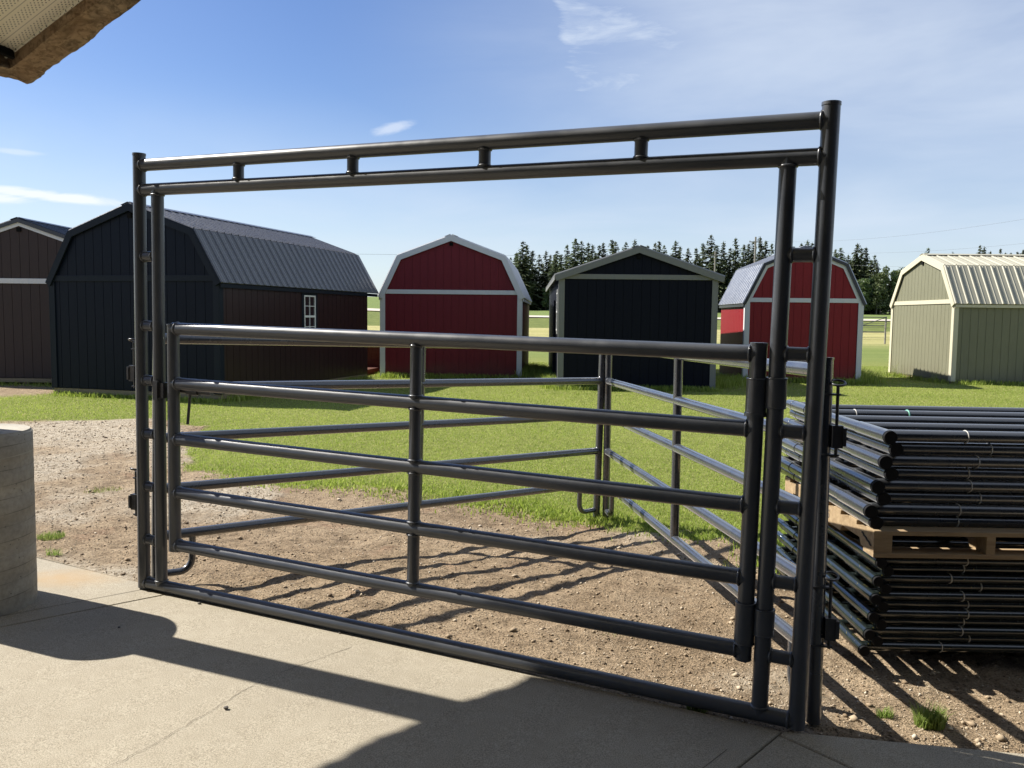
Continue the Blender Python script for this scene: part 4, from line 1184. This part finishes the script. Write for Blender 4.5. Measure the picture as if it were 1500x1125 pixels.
for i in range(96):                                         # lower and deeper trees that fill the belt
    px = random.uniform(735, 1290); Yd = random.uniform(143, 172); top = random.uniform(368, 398); P_ = at(px, top, Yd)
    put('s', random.randrange(6), P_.x, Yd, P_.z - float(gz(P_.x, Yd)), random.uniform(.95, 1.4))
for i in range(96):
    px = random.uniform(735, 1300); Yd = random.uniform(138, 150); top = random.uniform(398, 426); P_ = at(px, top, Yd)
    put('b', random.randrange(3), P_.x, Yd, P_.z - float(gz(P_.x, Yd)), random.uniform(.9, 1.4))
for px, py in ((1283, 402), (1292, 392), (1299, 386), (1308, 392), (1316, 388), (1322, 396), (1330, 402), (1290, 410), (1305, 408), (1285, 425), (1300, 428), (1318, 420), (1296, 436), (1281, 436)):
    Yd = 141 + random.uniform(-3, 3); P_ = at(px, py, Yd); put('b', random.randrange(3), P_.x, Yd, P_.z - float(gz(P_.x, Yd)), random.uniform(.8, 1.1))
for px, py in ((1360, 361), (1396, 367), (1436, 357), (1442, 359), (1451, 366), (1466, 362), (1473, 368), (1481, 368), (1491, 367), (1499, 364), (1425, 376), (1456, 374)):
    Yd = 185 + random.uniform(-6, 12); P_ = at(px, py, Yd); put('s', random.randrange(6), P_.x, Yd, P_.z - float(gz(P_.x, Yd)), .9)

# ------------------------------------------------------------------ utility poles, wires, far pasture fence
poles = []
for px, py, Yd, lab in ((1048, 368, 130, 'shorter pale utility pole above the right end of the black gable shed'), (1107, 347, 115, 'taller pale utility pole left of the right gate posts')):
    P_ = at(px, py, Yd); z0 = float(gz(P_.x, Yd)); t = thing('utility_pole', lab, 'pole', (P_.x, Yd, z0), 0, 'utility poles by the road')
    h = P_.z - z0; b = MB(); b.tube((0, 0, -.5), (0, 0, h), .17, 12, r1=.12); b.build('pole', M['pole_wood'], t)
    b = MB(); b.box(-.9, -.20, h - .75, .9, -.122, h - .63); b.build('crossarm', M['pole_wood'], t)
    b = MB()
    for x in (-.8, 0, .8): b.tube((x, -.16, h - .63), (x, -.16, h - .50), .04, 8)
    b.build('insulators', M['zinc'], t); poles.append(P_)
def wire(label, a, c, sag, r=.018):
    a = V(a); c = V(c); pts = []
    for k in range(25):
        f = k / 24; p = a.lerp(c, f); p.z -= 4 * sag * f * (1 - f); pts.append(p)
    b = MB(); b.path(pts, r, 6); tag(b.build('power_line', M['wire']), label, 'wire', 'power lines across the sky')
pA, pB = poles
wire('faint power line crossing the sky left of the red barn', at(-100, 352, 150), pA + V((0, 0, -.5)), 1.0)
wire('faint power line running between the two far utility poles', pA + V((0, 0, -.5)), pB + V((0, 0, -.5)), .4)
wire('upper power line rising to the right above the sage barn', pB + V((0, 0, -.5)), at(1620, 300, 60), 1.0, .007)
wire('middle power line rising to the right above the sage barn', pB + V((.3, 0, -1.5)), at(1620, 343, 62), 1.0, .007)
wire('lowest power line above the sage barn roof', pB + V((-.3, 0, -2.6)), at(1620, 384, 62), .8, .007)

fn = thing('pasture_fence', 'far wire pasture fence crossing the gap left of the sage barn', 'fence', (18, 50, float(gz(18, 50))), R(-3))
for x in (0, 4, 8.2, 12):
    b = MB(); b.tube((x, 0, -.2), (x, 0, 1.25), .05, 8); b.build('post', M['pole_wood'], fn)
for z in (.35, .65, .95, 1.2):
    b = MB(); b.tube((0, 0, z), (12, 0, z), .010, 6); b.build('strand', M['wire'], fn)
gp = at(1297, 490, 50); z0 = float(gz(gp.x, 55))
gt = thing('pasture_gate', 'dark tubular pasture gate far away in the gap left of the sage barn', 'gate', (gp.x * 1.1 - 2.7, 55, z0 + .25), 0)
for x in (0, 2.7, 3.2):
    b = MB(); b.tube((x, 0, -.3), (x, 0, 1.25 if x < 3 else 1.6), .045 if x < 3 else .07, 10); b.build('post', M['pipe'], gt)
for z in (.25, .65, 1.2):
    b = MB(); b.tube((0, 0, z), (2.7, 0, z), .03, 10); b.build('rail', M['pipe'], gt)
b = MB(); b.tube((0, 0, .25), (2.7, 0, 1.2), .022, 8); b.build('brace', M['pipe'], gt)

# ------------------------------------------------------------------ light
SUN_AZ = V((-.923, .385)); SUN_EL = R(43.5)
sd = V((SUN_AZ.x * math.cos(SUN_EL), SUN_AZ.y * math.cos(SUN_EL), math.sin(SUN_EL))).normalized()
sl = bpy.data.lights.new('sun', 'SUN'); sl.energy = 5.0; sl.angle = R(.53); sl.color = (1.0, .945, .86)
so = bpy.data.objects.new('sun', sl); COL.objects.link(so)
so.rotation_euler = sd.to_track_quat('Z', 'Y').to_euler(); so.location = (0, 0, 30)

w = bpy.data.worlds.new('World'); scene.world = w; w.use_nodes = True
nt = w.node_tree; nt.nodes.clear()
class WT(NT):
    def __init__(s): s.t = nt
W_ = WT()
sky = W_.n('ShaderNodeTexSky'); sky.sky_type = 'NISHITA'; sky.sun_disc = False
sky.sun_elevation = SUN_EL; sky.sun_rotation = math.atan2(sd.x, sd.y); sky.altitude = 600; sky.air_density = 1.0; sky.dust_density = .6; sky.ozone_density = 1.6
tc = W_.n('ShaderNodeTexCoord'); D = tc.outputs['Generated']
def dotv(v):
    x = W_.n('ShaderNodeVectorMath', operation='DOT_PRODUCT'); W_.l(D, x.inputs[0]); x.inputs[1].default_value = v; return x.outputs['Value']
sep = W_.n('ShaderNodeSeparateXYZ'); W_.l(D, sep.inputs[0]); dx, dy, dz = sep.outputs
az = W_.math('ARCTAN2', dx, dy)                       # 0 ahead, positive to the right
el = W_.math('ARCSINE', dz)
def mapped(rot, sc):
    cmb = W_.n('ShaderNodeCombineXYZ'); W_.l(az, cmb.inputs[0]); W_.l(el, cmb.inputs[1])
    mp = W_.n('ShaderNodeMapping'); mp.inputs['Rotation'].default_value = (0, 0, rot); mp.inputs['Scale'].default_value = sc
    W_.l(cmb.outputs[0], mp.inputs[0]); return mp.outputs[0]
st1 = W_.noise(mapped(R(-22), (3.0, 16, 1)), 1.6, 7, .62, .5)
st2 = W_.noise(mapped(R(-14), (1.6, 6, 1)), 1.5, 5, .55, .4)
st3 = W_.noise(mapped(R(-30), (9, 34, 1)), 1.5, 5, .65, .7)
# cirrus sheet: right of a soft, nearly vertical edge
edgeN = W_.math('MULTIPLY', W_.math('SUBTRACT', st3, .5), .035)
lean = W_.math('MULTIPLY', W_.math('SUBTRACT', el, .26), -.24)
e1 = W_.math('ADD', W_.math('SUBTRACT', az, lean), edgeN)
sheet = W_.math('MULTIPLY', W_.rng(e1, .052, .075, 0, 1), W_.rng(el, .17, .28, 0, 1))
sheet = W_.math('MULTIPLY', sheet, W_.rng(az, .08, .45, 1, .35))
m1 = W_.math('MULTIPLY', sheet, W_.math('ADD', .20, W_.math('ADD', W_.math('MULTIPLY', W_.rng(st1, .35, .7, 0, 1), .34), W_.math('MULTIPLY', W_.rng(st3, .40, .75, 0, 1), .28))))
# thin veil over the right half and towards the horizon
veil = W_.math('MULTIPLY', W_.rng(az, -.25, .30, 0, 1), W_.rng(st2, .28, .72, .40, .74))
low = W_.math('MULTIPLY', W_.rng(el, .27, .04, 0, 1), W_.math('ADD', .48, W_.math('MULTIPLY', W_.rng(st2, .35, .7, 0, 1), .35)))
mask = W_.math('MAXIMUM', m1, W_.math('MAXIMUM', veil, low))
# small wisps
def wisp(a0, e0, sa, se, amt, rot=0):
    a = W_.math('DIVIDE', W_.math('SUBTRACT', az, a0), sa); e = W_.math('DIVIDE', W_.math('SUBTRACT', W_.math('ADD', el, W_.math('MULTIPLY', W_.math('SUBTRACT', az, a0), rot)), e0), se)
    r = W_.math('SQRT', W_.math('ADD', W_.math('MULTIPLY', a, a), W_.math('MULTIPLY', e, e)))
    r = W_.math('ADD', r, W_.math('MULTIPLY', W_.math('SUBTRACT', st3, .5), 1.6))
    return W_.rng(r, .25, 1.0, amt, 0)
wm = None
for wp in ((-.49, .118, .085, .0065, .85, .05), (-.555, .112, .05, .007, .8, 0), (-.138, .214, .028, .008, .45, -.25), (-.525, .159, .03, .004, .3, 0)):
    wm = wisp(*wp) if wm is None else W_.math('MAXIMUM', wm, wisp(*wp))
cloud = (5.7, 6.4, 7.4)
hs = W_.n('ShaderNodeHueSaturation'); hs.inputs['Saturation'].default_value = 1.20; hs.inputs['Hue'].default_value = .512; W_.l(sky.outputs[0], hs.inputs['Color']); skyc = W_.mix(wm, W_.mix(mask, hs.outputs[0], cloud), (7.6, 7.9, 8.3))
bg = W_.n('ShaderNodeBackground'); bg.inputs['Strength'].default_value = .066
W_.l(skyc, bg.inputs[0]); wo = W_.n('ShaderNodeOutputWorld'); W_.l(bg.outputs[0], wo.inputs[0])

scene.view_settings.view_transform = 'Standard'; scene.view_settings.look = 'None'
scene.view_settings.exposure = 1.0; scene.view_settings.gamma = 1.0
try: scene.view_settings.use_curve_mapping = False
except Exception: pass
scene.cycles.max_bounces = 6; scene.cycles.sample_clamp_indirect = 3.0; scene.cycles.caustics_reflective = False; scene.cycles.caustics_refractive = False
scene.cycles.use_denoising = True
